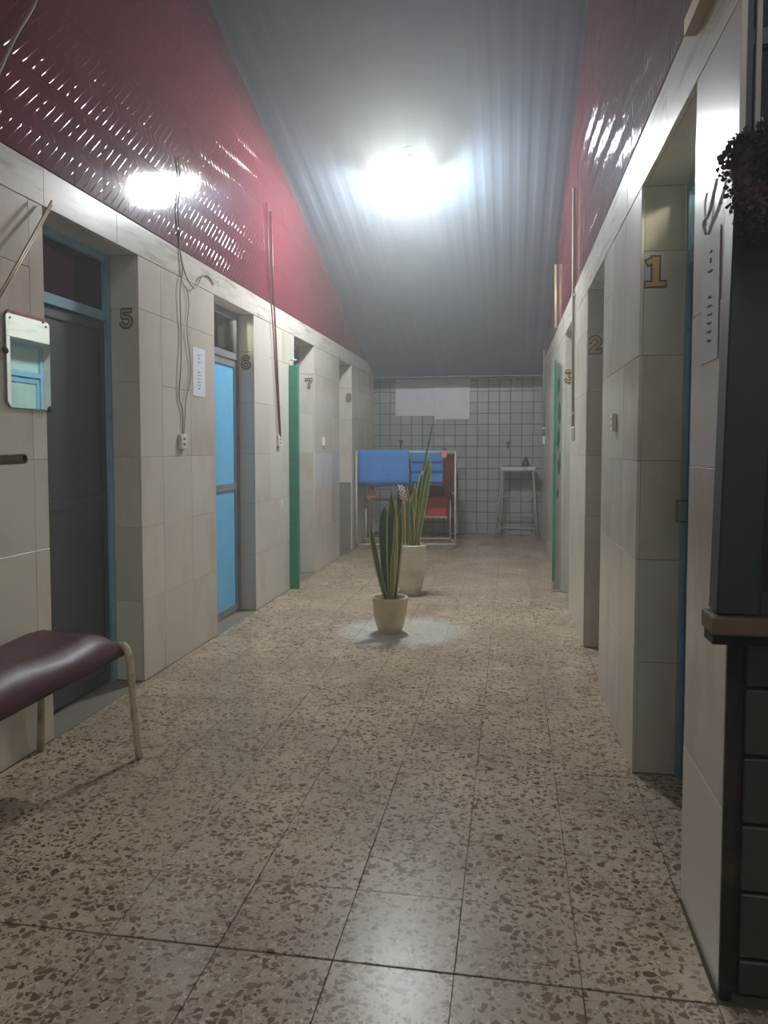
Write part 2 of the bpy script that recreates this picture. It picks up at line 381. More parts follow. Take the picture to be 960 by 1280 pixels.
# ------------------------------------------------------------------ white stone lower walls
DOORS_L = {5: (3.05, 3.90), 6: (4.97, 5.78), 7: (6.90, 7.64), 8: (8.78, 9.48)}
DOORS_R = {1: (2.25, 3.11), 2: (4.23, 5.06), 3: (6.24, 6.96)}
ROWS = [0.0, 0.45, 0.86, 1.25, 1.66, 2.06, 2.34]
THK = 0.24
def build_wall(side, name, ustart, uend, doors, lint, label):
    bm = B(); segs = []; u = ustart
    for n in sorted(doors): segs.append((u, doors[n][0])); u = doors[n][1]
    segs.append((u, uend))
    for a, b in segs: wbox(bm, side, a + (0.014 if a != ustart else (0.055 if side == 'R' else 0)), b - (0.014 if b != uend else 0), 0.0135, THK, 0, TOP)
    for n in doors: wbox(bm, side, doors[n][0] - 0.02, doors[n][1] + 0.02, 0.0135, THK, lint + 0.014, TOP)
    root = struct(name, bm, 'grout', label)
    rows = ROWS[:-1] + [lint]
    for a, b in segs:
        a2 = max(a, 1.5)
        n = max(1, round((b - a2) / 0.40)); first = (b - a2) / n
        cs = [a2 + first * k for k in range(n)] + [b]
        if side == 'L' and a == ustart: cs = cs[:-1] + [b - 0.10, b]
        if side == 'L' and abs(a - 3.90) < 0.01: cs = [3.90, 4.17, 4.57, 4.97]
        for k in range(len(cs) - 1):
            r = 0
            while r < len(rows) - 1:
                step = 2 if (r + 2 < len(rows) and random.random() < 0.35) else 1
                wslab(side, cs[k], cs[k + 1], rows[r], rows[r + step], root); r += step
    # lintel band along the top of the white stone
    u = max(ustart, 1.5)
    while u < uend - 0.05:
        nx = min(uend, u + random.choice((0.62, 0.76, 0.8)))
        if uend - nx < 0.15: nx = uend
        wslab(side, u, nx, lint, TOP, root, m='marble_band', t=0.016, d=-0.002); u = nx
    # door reveals: jamb stones and the soffit
    for n, (a, b) in doors.items():
        for jf, far in ((b, True), (a, False)):
            for r in range(len(rows) - 1):
                me = slab_mesh(0.150, 0.013, rows[r + 1] - rows[r] - 0.0018, 'grey_stone' if (n == 8 and r < 2) else 'marble', 0.0015)
                o = bpy.data.objects.new('jamb_stone', me); COL.objects.link(o); o.parent = root
                o.location = W(side, jf + (0.0075 if far else -0.0075), 0.090, (rows[r] + rows[r + 1]) / 2)
                o.rotation_euler = (0, 0, TILT if side == 'R' else 0)
        me = slab_mesh(0.165, b - a - 0.002, 0.013, 'marble', 0.0015)
        o = bpy.data.objects.new('soffit_stone', me); COL.objects.link(o); o.parent = root
        o.location = W(side, (a + b) / 2, 0.098, lint + 0.0072)
        o.rotation_euler = (0, 0, TILT if side == 'R' else 0)
    return root
LL, LR = 2.345, 2.305
wall_left = build_wall('L', 'wall_left', -2.2, YB, DOORS_L, LL, 'worn white marble slab wall with door recesses, under red tiles')
wall_right = build_wall('R', 'wall_right', 1.85, YB, DOORS_R, LR, 'worn white marble slab wall with doorways, right side of corridor')

# ------------------------------------------------------------------ red relief tiles above
def red_tile_mesh():
    w, h = 0.2485, 0.3685
    bm = B(); bx(bm, 0.0, 0.0075, -w / 2, w / 2, -h / 2, h / 2)
    sect = ((-0.0032, 0.0), (-0.0020, 0.0005), (0.0, 0.0007), (0.0020, 0.0005), (0.0032, 0.0))
    for zb, zh, sg in ((-h / 2 + 0.004, 0.118, 1), (-h / 2 + 0.126, 0.055, -1), (0.004, 0.118, 1), (0.126, 0.054, -1)):
        for k in range(-2, 6):                      # diagonal raised strokes, cut off at the tile edges
            u0 = -w / 2 + 0.0621 * k; t0, t1 = 0.0, 1.0
            if u0 < -w / 2 + 0.005: t0 = (-w / 2 + 0.005 - u0) / zh
            if u0 + zh > w / 2 - 0.005: t1 = (w / 2 - 0.005 - u0) / zh
            if t1 - t0 < 0.12: continue
            rows = []
            for q in (0, 0.08, 0.5, 0.92, 1):
                t = t0 + (t1 - t0) * q; f = 0.05 if q in (0, 1) else (1.0 if sg > 0 else 0.7)
                uc = u0 + zh * t; zc = zb + (zh * t if sg > 0 else zh * (1 - t))
                rows.append([bm.verts.new((0.0075 + e * f, uc + o * f * 0.7071, zc - sg * o * f * 0.7071)) for o, e in sect])
            for a, b in zip(rows, rows[1:]):
                for i in range(4): bm.faces.new((a[i], a[i + 1], b[i + 1], b[i])).smooth = True
    me = bpy.data.meshes.new('red_tile'); bm.to_mesh(me); bm.free()
    me.materials.append(MATS['red_glaze']); return me
RED = red_tile_mesh()
for p in RED.polygons:
    if p.normal.x < 0 and p.center.x > 0.004: p.flip()
def build_upper(side, name, ustart, tstart, label):
    bm = B(); us = [ustart, YB - (CEIL - 2.35) / ROOF_K, YB]
    for a, b in zip(us, us[1:]):
        v = [bm.verts.new(W(side, u, d, z)) for u in (a, b) for d in (0.004, THK) for z in (TOP + 0.001, max(roof_z(u), TOP + 0.01) + 0.02)]
        for q in ((0, 1, 3, 2), (4, 6, 7, 5), (0, 4, 5, 1), (2, 3, 7, 6), (0, 2, 6, 4), (1, 5, 7, 3)): bm.faces.new([v[i] for i in q])
    root = struct(name, bm, 'red_joint', label)
    u = tstart; c = 0
    while u + 0.25 < YB + 0.01:
        z = TOP + 0.004
        while z < roof_z(u) - 0.02:
            h = 0.37
            o = bpy.data.objects.new('red_tile', RED); COL.objects.link(o); o.parent = root
            o.location = W(side, u + 0.125, 0.004, z + h / 2)
            o.scale = (1, 1, h / 0.37 * 0.998)
            o.rotation_euler = (0, random.uniform(-0.006, 0.006), (0 if side == 'L' else PI + TILT) + random.uniform(-0.006, 0.006))
            z += 0.37
        u += 0.25
    return root
build_upper('L', 'wall_left_upper', -2.2, 2.05, 'dark red glazed relief tiles above the white stone, left')
build_upper('R', 'wall_right_upper', 1.85, 1.85, 'dark red glazed relief tiles above the white stone, right')

# ------------------------------------------------------------------ end of the corridor
bm = B()
bx(bm, -2.35, 0.70, YE + 0.008, YE + 0.2, 0, 2.38)
wall_back = struct('wall_back', bm, 'back_grout', 'grey square-tiled end wall with dark grout')
PT = 0.1655
for r in range(15):
    for c in range(17):
        x0 = -2.34 + c * PT; x1 = min(x0 + PT, 0.6); z0 = r * PT; z1 = min(z0 + PT, 2.38)
        if x1 - x0 < 0.03 or z1 - z0 < 0.03: continue
        g = 0.0045
        me = slab_mesh(x1 - x0 - 2 * g, 0.010, z1 - z0 - 2 * g, 'back_tile', 0.002)
        o = bpy.data.objects.new('tile', me); COL.objects.link(o); o.parent = wall_back
        o.location = ((x0 + x1) / 2, YE + 0.005 + random.uniform(0, 0.002), (z0 + z1) / 2)
        o.rotation_euler = (random.uniform(-0.006, 0.006), 0, random.uniform(-0.006, 0.006))
bm = B(); bx(bm, -2.35, 0.70, YB + 0.02, YB + 0.10, 2.33, 2.40)
struct('trim_2', bm, 'blue_paint', 'painted beam under the lower edge of the sloping roof')
bm = B(); bx(bm, -2.35, 0.70, YB + 0.12, YE + 0.2, 2.38, 2.46)
struct('ceiling_alcove', bm, 'plaster', 'low plaster soffit over the end alcove')
bm = B(); bx(bm, -2.46, -2.35, YB + 0.0, YE + 0.2, 0, 2.46); bx(bm, -2.35, XL - THK, YB - 0.1, YB - 0.005, 0, 2.3)
struct('wall_alcove_left', bm, 'plaster', 'grey plaster side of the end alcove')
bm = B(); bx(bm, 0.60, 0.72, YB + 0.0, YE + 0.2, 0, 2.345)
struct('wall_alcove_right', bm, 'plaster', 'grey plaster right side of the end alcove')
# ceiling
bm = B(); ye = YB - (CEIL - 2.35) / ROOF_K; n = 5 * 33
ring_ = []
for i in range(n + 1):
    x = -2.5 + 5.0 * i / n; ph = i % 5; dz = (0.0, 0.0, 0.003, 0.003, 0.0)[ph]
    ring_.append([bm.verts.new((x, y, z + dz + t)) for t in (0.0, 0.012) for y, z in ((YB + 0.12, 2.345 - ROOF_K * 0.12), (ye, CEIL), (-2.4, CEIL))])
for a, b in zip(ring_, ring_[1:]):
    for k in (0, 1, 3, 4): bm.faces.new((a[k], b[k], b[k + 1], a[k + 1]))
    bm.faces.new((a[0], a[3], b[3], b[0])); bm.faces.new((a[2], b[2], b[5], a[5]))
for e in (ring_[0], ring_[-1]): bm.faces.new((e[0], e[1], e[4], e[3])); bm.faces.new((e[1], e[2], e[5], e[4]))
struct('ceiling', bm, 'ceiling_paint', 'blue-grey ribbed sheet roof sloping down to the end wall')
# the foyer around the camera
bm = B(); bx(bm, -2.5, 2.5, -2.4, -2.2, 0, CEIL)
struct('wall_front', bm, 'white_wash', 'plain plaster wall behind the viewpoint')
bm = B(); bx(bm, 2.3, 2.5, -2.2, 1.85, 0, CEIL)
struct('wall_foyer', bm, 'white_wash', 'plain plaster side wall of the foyer')

# ------------------------------------------------------------------ foyer wall with the service window
bm = B()
bx(bm, 0.51, 2.3, 1.866, 2.08, 0, 0.88)
bx(bm, 0.53, 2.3, 1.862, 2.0, 2.55, CEIL)
bx(bm, 1.45, 2.3, 1.862, 2.08, 0.88, 2.55)
wf = struct('wall_foyer_tiled', bm, 'black_trim', 'dark tiled wall under the service window')
for r in range(6):
    for c in range(4):
        z0 = -0.072 + 0.163 * r; z1 = z0 + 0.163; z0 = max(z0, 0.0); z1 = min(z1, 0.875)
        if z1 - z0 < 0.02: continue
        me = slab_mesh(0.196 - 0.010, 0.012, z1 - z0 - 0.010, 'dark_tile', 0.003)
        o = bpy.data.objects.new('tile', me); COL.objects.link(o); o.parent = wf
        o.location = (0.535 + 0.196 * (c + 0.5), 1.859, (z0 + z1) / 2)
bm = B(); bx(bm, 0.494, 0.520, 1.835, 1.849, 0, 0.86)
o = struct('trim_1', bm, 'black_trim', 'dark rusty corner strip at the end of the white wall')
# upper window over the counter
win = struct('window_1', label='dark window above the service counter')
bm = B(); bx(bm, 0.500, 0.522, 1.852, 1.90, 1.97, 2.55); bx(bm, 0.522, 1.45, 1.86, 1.90, 2.20, 2.235); bx(bm, 0.522, 1.45, 1.86, 1.90, 2.51, 2.55)
obj('window_frame', bm, 'dark_steel', win)
bm = B(); bx(bm, 0.527, 0.538, 1.845, 1.86, 1.97, 2.55); obj('bead', bm, 'plaster', win)
bm = B(); bx(bm, 0.522, 1.45, 1.878, 1.884, 1.97, 2.20); bx(bm, 0.522, 1.45, 1.878, 1.884, 2.235, 2.51); obj('pane', bm, 'pane_dark', win)
# the counter window
sw = thing('service_window', 'dark grey-green steel service window projecting over wooden counter', 'window', (0.450, 1.765, 0.932), 0)
sw.rotation_euler = (0, R(1.1), 0)
bm = B(); bx(bm, 0.0, 0.092, 0.0, 0.072, 0, 1.02); bevelled(bm, 0.004)
obj('stile', bm, 'dark_steel', sw)
bm = B(); bx(bm, 0.095, 1.0, 0.01, 0.07, 0.0, 0.05); obj('bottom_rail', bm, 'dark_steel', sw)
bm = B(); bx(bm, 0.095, 1.0, 0.01, 0.07, 0.95, 1.02); obj('top_rail', bm, 'dark_steel', sw)
bm = B(); bx(bm, 0.93, 1.0, 0.01, 0.07, 0.05, 0.95); obj('stile', bm, 'dark_steel', sw)
bm = B(); bx(bm, 0.095, 0.93, 0.042, 0.048, 0.05, 0.95); obj('pane', bm, 'pane_dark', sw)
bm = B(); bx(bm, 0.095, 0.112, 0.025, 0.065, 0.05, 0.95); obj('glazing_bead', bm, 'black_trim', sw)
bm = B(); bx(bm, 0.437, 1.46, 1.745, 1.849, 0.889, 0.929); bevelled(bm, 0.005, 2)
ct = thing('counter_sill', 'worn brown wooden counter ledge under the dark service window', 'shelf', (0.437, 1.745, 0.889))
o = obj('board', bm, 'sill_wood', ct); o.location = -Vector(ct.location)
bm = B(); bx(bm, 0.445, 1.45, 1.775, 1.849, 0.862, 0.888); o = obj('bracket_rail', bm, 'black_trim', ct); o.location = -Vector(ct.location)
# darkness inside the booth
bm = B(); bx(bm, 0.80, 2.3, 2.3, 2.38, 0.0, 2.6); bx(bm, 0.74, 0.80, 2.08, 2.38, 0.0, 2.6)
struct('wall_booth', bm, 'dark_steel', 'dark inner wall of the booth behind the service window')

# ------------------------------------------------------------------ doors
def door(side, n, fm, leafm, tz, label, panels=(), transom='pane_dark', railm=None, lint=LL, d0=0.165, leaf_inset=0.012, lights=()):
    a, b = (DOORS_L if side == 'L' else DOORS_R)[n]
    a += 0.001; b -= 0.001; s = 0.045; d1 = d0 + 0.055; hd = lint - 0.001
    root = struct('door_%d' % n, label=label)
    bm = B()
    wbox(bm, side, a, a + s, d0, d1, 0.0, hd); wbox(bm, side, b - s, b, d0, d1, 0.0, hd)
    wbox(bm, side, a + s, b - s, d0, d1, hd - 0.04, hd)
    obj('door_frame', bm, fm, root)
    bm = B(); wbox(bm, side, a + s, b - s, d0 - 0.004, d1, tz, tz + 0.05); obj('transom_bar', bm, fm, root)
    bm = B(); wbox(bm, side, a + s, b - s, d0 + 0.025, d0 + 0.031, tz + 0.05, hd - 0.04); obj('transom_pane', bm, transom, root)
    # leaf
    la, lb = a + s + 0.004, b - s - 0.004; e0, e1 = d0 + leaf_inset, d0 + leaf_inset + 0.036
    rm = railm or leafm
    bm = B(); st = 0.042
    wbox(bm, side, la, la + st, e0, e1, 0.02, tz - 0.006); wbox(bm, side, lb - st, lb, e0, e1, 0.02, tz - 0.006)
    wbox(bm, side, la + st, lb - st, e0, e1, 0.02, 0.07); wbox(bm, side, la + st, lb - st, e0, e1, tz - 0.056, tz - 0.006)
    leaf = obj('leaf', bm, rm, root)
    zs = [0.07] + list(panels) + [tz - 0.056]
    for i in range(len(zs) - 1):
        z0, z1 = zs[i] + (0.025 if i else 0), zs[i + 1] - (0.025 if i + 1 < len(zs) - 1 else 0)
        bm = B(); wbox(bm, side, la + st, lb - st, e0 + 0.009, e1 - 0.012, z0, z1)
        obj('panel', bm, lights[i] if lights else leafm, leaf)
        if i:
            bm = B(); wbox(bm, side, la + st, lb - st, e0 - 0.002, e1, zs[i] - 0.025, zs[i] + 0.025); obj('rail', bm, rm, leaf)
    hu = la + 0.03 if side == 'L' else lb - 0.03
    bm = B(); tube(bm, [W(side, hu, e0 - 0.004, 1.02), W(side, hu, e0 - 0.04, 1.02), W(side, hu, e0 - 0.04, 1.10), W(side, hu, e0 - 0.004, 1.10)], 0.006, 6)
    obj('handle', bm, 'steel_pipe', leaf)
    # the cubicle behind, walls only
    ca, cb, cd = a - 0.25, b + 0.25, 1.15
    bm = B()
    wbox(bm, side, ca, cb, cd, cd + 0.03, 0, 2.5); wbox(bm, side, ca - 0.03, ca, THK + 0.005, cd + 0.03, 0, 2.5); wbox(bm, side, cb, cb + 0.03, THK + 0.005, cd + 0.03, 0, 2.5)
    wbox(bm, side, ca - 0.03, cb + 0.03, THK + 0.005, cd + 0.03, 2.5, 2.53)
    wbox(bm, side, ca - 0.03, cb + 0.03, THK + 0.41, cd + 0.03, -0.03, -0.0105)
    c = struct('wall_cubicle_%d' % n, bm, 'cell_wall', 'cream wall of the shower cubicle behind door %d' % n)
    return root
door('L', 5, 'door_blue', 'slate', 1.985, 'dark slate door in a light blue frame with dark transom', panels=(1.02,), transom='pane_dark')
door('L', 6, 'frame_grey', 'sheet_blue', 1.985, 'sky blue sheet door in a grey frame', panels=(1.0,), transom='pane_clear', railm='frame_grey', d0=0.125, leaf_inset=0.006)
door('L', 7, 'frame_lilac', 'slate', 1.985, 'narrow door with green post and slate leaf', panels=(1.0,), transom='pane_clear')
door('L', 8, 'frame_grey', 'frame_grey', 1.985, 'grey door next to the clothes rack', panels=(1.0,), transom='pane_dark')
door('R', 1, 'door_blue', 'door_blue_deep', 1.985, 'blue framed glazed door in the white wall', panels=(0.8,), transom='pane_clear', lint=LR, lights=('door_blue_deep', 'pane_clear'))
door('R', 2, 'frame_grey', 'slate', 1.985, 'recessed door beside the second doorway number', panels=(1.0,), transom='pane_dark', lint=LR)
door('R', 3, 'door_blue', 'frosted', 1.985, 'light blue framed door with greenish panels', panels=(1.0,), transom='frosted', lint=LR, railm='door_blue')
for side, u, lab in (('L', 5.4, 'small bulb inside the shower cubicle behind the sky blue door'), ('R', 2.7, 'small bulb inside the shower cubicle behind door one')):
    p = W(side, u, 0.62, 2.5); t = thing('cubicle_bulb', lab, 'lamp', p)
    bm = B(); lathe(bm, [(0, -0.001), (0.03, -0.001), (0.026, -0.05), (0, -0.05)], 14); obj('holder', bm, 'lamp_body', t)
    bm = B(); lathe(bm, [(0.0, -0.14), (0.022, -0.133), (0.034, -0.11), (0.034, -0.09), (0.02, -0.06), (0, -0.051)], 14); obj('bulb', bm, 'small_bulb_glow', t)
d7 = bpy.data.objects['door_7']; d3 = bpy.data.objects['door_3']
bm = B(); bx(bm, XL + 0.002, XL + 0.085, 6.715, 6.755, 0.0, 2.05); bevelled(bm, 0.004)
po = obj('post', bm, 'green_paint', d7); po['label'] = 'glossy green painted door post'
bm = B(); tube(bm, [(XL + 0.04, 6.735, 2.05), (XL + 0.04, 6.735, 2.13)], 0.007, 6); tube(bm, [(XL + 0.01, 6.735, 2.10), (XL + 0.07, 6.735, 2.10)], 0.007, 6); obj('hinge_pin', bm, 'white_metal', po)
bm = B(); xr = 0.495 - TILT * (6.97 - 1.83)
bx(bm, xr - 0.088, xr - 0.066, 6.965, 7.005, 0.10, 2.08)
po = obj('post', bm, 'green_paint', d3); po['label'] = 'thin green painted door post'
bm = B(); bx(bm, xr - 0.066, xr + 0.0, 6.985, 7.0, 0.02, 2.06); obj('post_web', bm, 'marble', po)
rg = random.Random(3)
for dx, zz, ss in ((0.045, 1.86, 0.022), (0.040, 1.60, 0.020), (0.046, 1.38, 0.024), (0.038, 1.15, 0.024), (0.048, 0.9, 0.016)):
    bm = B(); vs = [bm.verts.new((xr - dx + 0.7 * ss * math.cos(a) * rg.uniform(0.4, 1.2), 6.984, zz + 4.5 * ss * math.sin(a) * rg.uniform(0.3, 1.4))) for a in [2 * PI * k / 13 for k in range(13)]]
    bm.faces.new(vs); obj('paint_smear', bm, 'green_paint', po)
bm = B(); bx(bm, xr - 0.088, xr - 0.066, 6.970, 7.0, 0.0, 0.10); obj('post_foot', bm, 'rusty_tube', po)

# ------------------------------------------------------------------ door numbers (flat slab numerals on the reveals)
def arc(cx, cy, rx, ry, a0, a1, n=12):
    return [(cx + rx * math.cos(R(a0 + (a1 - a0) * i / n)), cy + ry * math.sin(R(a0 + (a1 - a0) * i / n))) for i in range(n + 1)]
DIG = {
    1: [([(0.52, 0.0), (0.52, 1.0)], 0.26), ([(0.16, 0.07), (0.88, 0.07)], 0.15), ([(0.20, 0.80), (0.52, 0.93)], 0.16)],
    2: [([(0.16, 0.72)] + arc(0.5, 0.72, 0.31, 0.22, 180, -20) + [(0.62, 0.45), (0.2, 0.1)], 0.19), ([(0.14, 0.09), (0.86, 0.09)], 0.18), ([(0.84, 0.06), (0.84, 0.28)], 0.1)],
    3: [(arc(0.47, 0.73, 0.27, 0.2, 170, -90) , 0.17), (arc(0.47, 0.28, 0.31, 0.24, 90, -170), 0.19)],
    5: [([(0.82, 0.91), (0.24, 0.91)], 0.17), ([(0.25, 0.95), (0.25, 0.5)], 0.13), ([(0.25, 0.55)] + arc(0.48, 0.31, 0.31, 0.26, 100, -165), 0.19)],
    6: [(arc(0.5, 0.3, 0.29, 0.24, 0, 360, 18), 0.19), ([(0.22, 0.32), (0.24, 0.62)] + arc(0.52, 0.66, 0.28, 0.28, 165, 25, 8), 0.18)],
    7: [([(0.14, 0.91), (0.86, 0.91)], 0.17), ([(0.15, 0.95), (0.15, 0.70)], 0.11), ([(0.82, 0.88), (0.56, 0.48), (0.46, 0.0)], 0.22)],
    8: [(arc(0.5, 0.74, 0.24, 0.19, 0, 360, 18), 0.17), (arc(0.5, 0.27, 0.29, 0.22, 0, 360, 18), 0.19)],
}
def ribbon(bm, pts, w, y0, y1, sc):
    P = [Vector((p[0] - 0.5, 0, p[1])) for p in pts]
    closed = (P[0] - P[-1]).length < 1e-4
    Lp, Rp = [], []
    for i, p in enumerate(P):
        a = P[i - 1] if i else (P[-2] if closed else P[0]); b = P[i + 1] if i + 1 < len(P) else (P[1] if closed else P[-1])
        d = (b - a).normalized(); nrm = Vector((-d.z, 0, d.x)) * w / 2
        ext = Vector((0, 0, 0))
        Lp.append(p + nrm); Rp.append(p - nrm)
    V = []
    for q in (Lp, Rp):
        for y in (y0, y1): V.append([bm.verts.new((v.x * sc * 0.9, y, v.z * sc)) for v in q])
    n = len(P)
    for i in range(n - 1):
        bm.faces.new((V[0][i], V[0][i + 1], V[2][i + 1], V[2][i])); bm.faces.new((V[1][i], V[3][i], V[3][i + 1], V[1][i + 1]))
        bm.faces.new((V[0][i], V[1][i], V[1][i + 1], V[0][i + 1])); bm.faces.new((V[2][i], V[2][i + 1], V[3][i + 1], V[3][i]))
    for e in (0, n - 1): bm.faces.new((V[0][e], V[2][e], V[3][e], V[1][e]))
NAMES = {1: 'one', 2: 'two', 3: 'three', 5: 'five', 6: 'six', 7: 'seven', 8: 'eight'}
def number(n, x, y, z, h, label, m):
    t = thing('door_number', label, 'number', (x, y, z))
    bm = B()
    for i, (pts, w) in enumerate(DIG[n]): ribbon(bm, pts, w * (0.92 if n < 5 else 0.66), -0.0042 - 0.0002 * i, -0.003, h)
    obj('numeral', bm, m, t)
    bm = B()
    for i, (pts, w) in enumerate(DIG[n]):
        q = list(pts)
        if (Vector(q[0]) - Vector(q[-1])).length > 1e-4:      # lengthen open ends so the rim shows there too
            a, b = Vector(q[0]), Vector(q[1]); e, f = Vector(q[-1]), Vector(q[-2])
            q[0] = tuple(a + (a - b).normalized() * 0.055); q[-1] = tuple(e + (e - f).normalized() * 0.055)
        ribbon(bm, q, w + 0.12, -0.0025 - 0.0002 * i, -0.0004, h)
    obj('dark_rim', bm, 'outline', t)
def num_at(side, n, h, z, d, m):
    b = (DOORS_L if side == 'L' else DOORS_R)[n][1]
    p = W(side, b, d, z)
    number(n, p.x, p.y - 0.0002, p.z, h, 'gold numeral %s with a dark rim on the marble door reveal' % NAMES[n], m)
num_at('L', 5, 0.100, 1.958, 0.072, 'gold_dull')
num_at('L', 6, 0.100, 1.925, 0.068, 'gold_dull')
num_at('L', 7, 0.100, 1.915, 0.060, 'gold_dull')
num_at('L', 8, 0.098, 1.890, 0.040, 'gold_dull')
num_at('R', 1, 0.112, 1.925, 0.055, 'gold')
num_at('R', 2, 0.105, 1.905, 0.050, 'gold')
num_at('R', 3, 0.105, 1.885, 0.040, 'gold')

# ------------------------------------------------------------------ lamp
LX, LY, LZ = -0.865, 6.45, 3.58
lamp = thing('ceiling_lamp', 'glaring white lamp with two bulbs hanging from the ceiling', 'lamp', (LX, LY, roof_z(LY)))
LT = roof_z(LY)
bm = B(); lathe(bm, [(0, 0.02), (0.07, 0.02), (0.072, -0.010), (0.04, -0.022), (0, -0.022)], 24); obj('ceiling_rose', bm, 'lamp_body', lamp)
bm = B(); tube(bm, [(0, 0, -0.02), (0.0, 0, LZ + 0.11 - LT)], 0.012, 8); obj('stem', bm, 'wire_dark', lamp)
bm = B(); lathe(bm, [(0, 0.062), (0.10, 0.060), (0.24, 0.030), (0.275, 0.012), (0.275, 0.006), (0.24, 0.022), (0.10, 0.050), (0, 0.052)], 36, (-0.06, 0, LZ + 0.055 - LT)); obj('dish', bm, 'frame_grey', lamp)
def bulb(r, c, k):
    """glowing dome under the dish with a white collar"""
    bm = B()
    lathe(bm, [(0.0, -r * k)] + [(r * math.sin(t), -r * k * math.cos(t)) for t in [PI * q / 16 for q in range(1, 8)]] + [(r, 0.0), (0.0, 0.0)], 28, c); g = obj('bulb', bm, 'bulb_glow', lamp)
    bm = B(); lathe(bm, [(0, 0.001), (r * 1.0, 0.001), (r * 0.9, 0.010), (0, 0.010)], 28, c); obj('collar', bm, 'lamp_body', g)
bulb(0.112, (0, 0, LZ + 0.072 - LT), 1.45)
bulb(0.072, (-0.200, 0, LZ + 0.072 - LT), 1.1)

# unseen batten added as fill behind the viewpoint, inferred from the lit jambs
tl = thing('fill_tube_light', 'unseen fluorescent batten added on the foyer ceiling as fill light', 'lamp', (0.2, -1.2, CEIL))
bm = B(); bx(bm, -0.62, 0.62, -0.04, 0.04, -0.06, -0.001); bevelled(bm, 0.006); obj('batten', bm, 'lamp_body', tl)
bm = B(); tube(bm, [(-0.58, 0, -0.085), (0.58, 0, -0.085)], 0.016, 12); obj('tube', bm, 'fill_tube_glow', tl)
for x in (-0.595, 0.595):
    bm = B(); bx(bm, x - 0.012, x + 0.012, -0.02, 0.02, -0.105, -0.06); obj('end_cap', bm, 'lamp_body', tl)

# ------------------------------------------------------------------ bench
bench = thing('bench', 'maroon vinyl bench on rusty pale bent-tube legs against the wall', 'bench', (-1.78, 2.2, 0))
def seat_mesh():
    bm = B(); nu, nv = 16, 22
    x0, x1, y0, y1 = -0.205, 0.195, -1.0, 0.765
    def pt(i, j, top):
        s = i / nu; t = j / nv
        x = x0 + (x1 - x0) * s; y = y0 + (y1 - y0) * t
        e = min(s, 1 - s) * (x1 - x0); e2 = min(t, 1 - t) * (y1 - y0)
        rim = min(1, e / 0.09) * min(1, e2 / 0.12); rim = math.sqrt(max(rim, 0))
        sag = 0.008 * math.sin(9 * t + 4 * s) + 0.006 * math.sin(23 * t)
        z = 0.475 + (0.078 * rim + sag * rim if top else -0.030 + 0.005 * math.sin(30 * t))
        if t > 0.85: x -= 0.035 * ((t - 0.85) / 0.15) ** 2 * (1 if s > 0.5 else 0); z -= 0.02 * ((t - 0.85) / 0.15) ** 2 if top else 0
        return (x, y, z)
    T = {}; Bt = {}
    for i in range(nu + 1):
        for j in range(nv + 1):
            T[i, j] = bm.verts.new(pt(i, j, True)); Bt[i, j] = bm.verts.new(pt(i, j, False))
    for i in range(nu):
        for j in range(nv):
            bm.faces.new((T[i, j], T[i + 1, j], T[i + 1, j + 1], T[i, j + 1])); bm.faces.new((Bt[i, j], Bt[i, j + 1], Bt[i + 1, j + 1], Bt[i + 1, j]))
    for i in range(nu):
        for j in (0, nv): bm.faces.new((T[i, j], T[i + 1, j], Bt[i + 1, j], Bt[i, j]))
    for j in range(nv):
        for i in (0, nu): bm.faces.new((T[i, j], T[i, j + 1], Bt[i, j + 1], Bt[i, j]))
    return bm
seat = obj('seat', seat_mesh(), 'vinyl', bench, smooth=True)
bm = B(); bx(bm, 0.128, 0.164, 0.745, 0.772, 0.456, 0.482); bevelled(bm, 0.008, 2); t_ = obj('torn_corner', bm, 'vinyl_torn', seat)
bm = B(); bx(bm, -0.19, 0.18, -0.98, 0.74, 0.430, 0.450); obj('seat_board', bm, 'black_trim', bench)
for yy_ in (0.71, -0.85):
    for sx, foot, top in ((1, 0.250, 0.185), (-1, -0.205, -0.185)):
        bm = B()
        if sx > 0: path = smooth_path([(foot, yy_, 0.0), (foot - 0.024, yy_ + 0.01, 0.20), (foot - 0.046, yy_ + 0.02, 0.39), (foot - 0.060, yy_ + 0.022, 0.455), (foot - 0.090, yy_ + 0.024, 0.474), (foot - 0.13, yy_ + 0.02, 0.458)], 5)
        else: path = [(foot, yy_, 0.0), (top, yy_, 0.44)]
        tube(bm, path, 0.0155, 10)
        obj('leg', bm, 'rusty_tube', bench)
    bm = B(); tube(bm, [(-0.19, yy_, 0.43), (0.15, yy_, 0.43)], 0.011, 8); obj('cross_bar', bm, 'rusty_tube', bench)

# ------------------------------------------------------------------ mirror, pipe stub, slanting rods, wires on the left wall
mir = thing('wall_mirror', 'small frameless mirror with clipped corners on the marble wall', 'mirror', (XL, 2.92, 1.66))
def octo(y0, y1, z0, z1, c, x0, x1):
    bm = B(); pts = [(y0 + c, z0), (y1 - c, z0), (y1, z0 + c), (y1, z1 - c), (y1 - c, z1), (y0 + c, z1), (y0, z1 - c), (y0, z0 + c)]
    a = [bm.verts.new((x0, y, z)) for y, z in pts]; b = [bm.verts.new((x1, y, z)) for y, z in pts]
    bm.faces.new(a); bm.faces.new(b[::-1])
    for i in range(8): bm.faces.new((a[i], a[(i + 1) % 8], b[(i + 1) % 8], b[i]))
    return bm
obj('glass', octo(-0.145, 0.145, -0.195, 0.195, 0.022, 0.006, 0.011), 'mirror_glass', mir)
obj('backing', octo(-0.147, 0.147, -0.197, 0.197, 0.022, 0.001, 0.0058), 'frame_grey', mir)
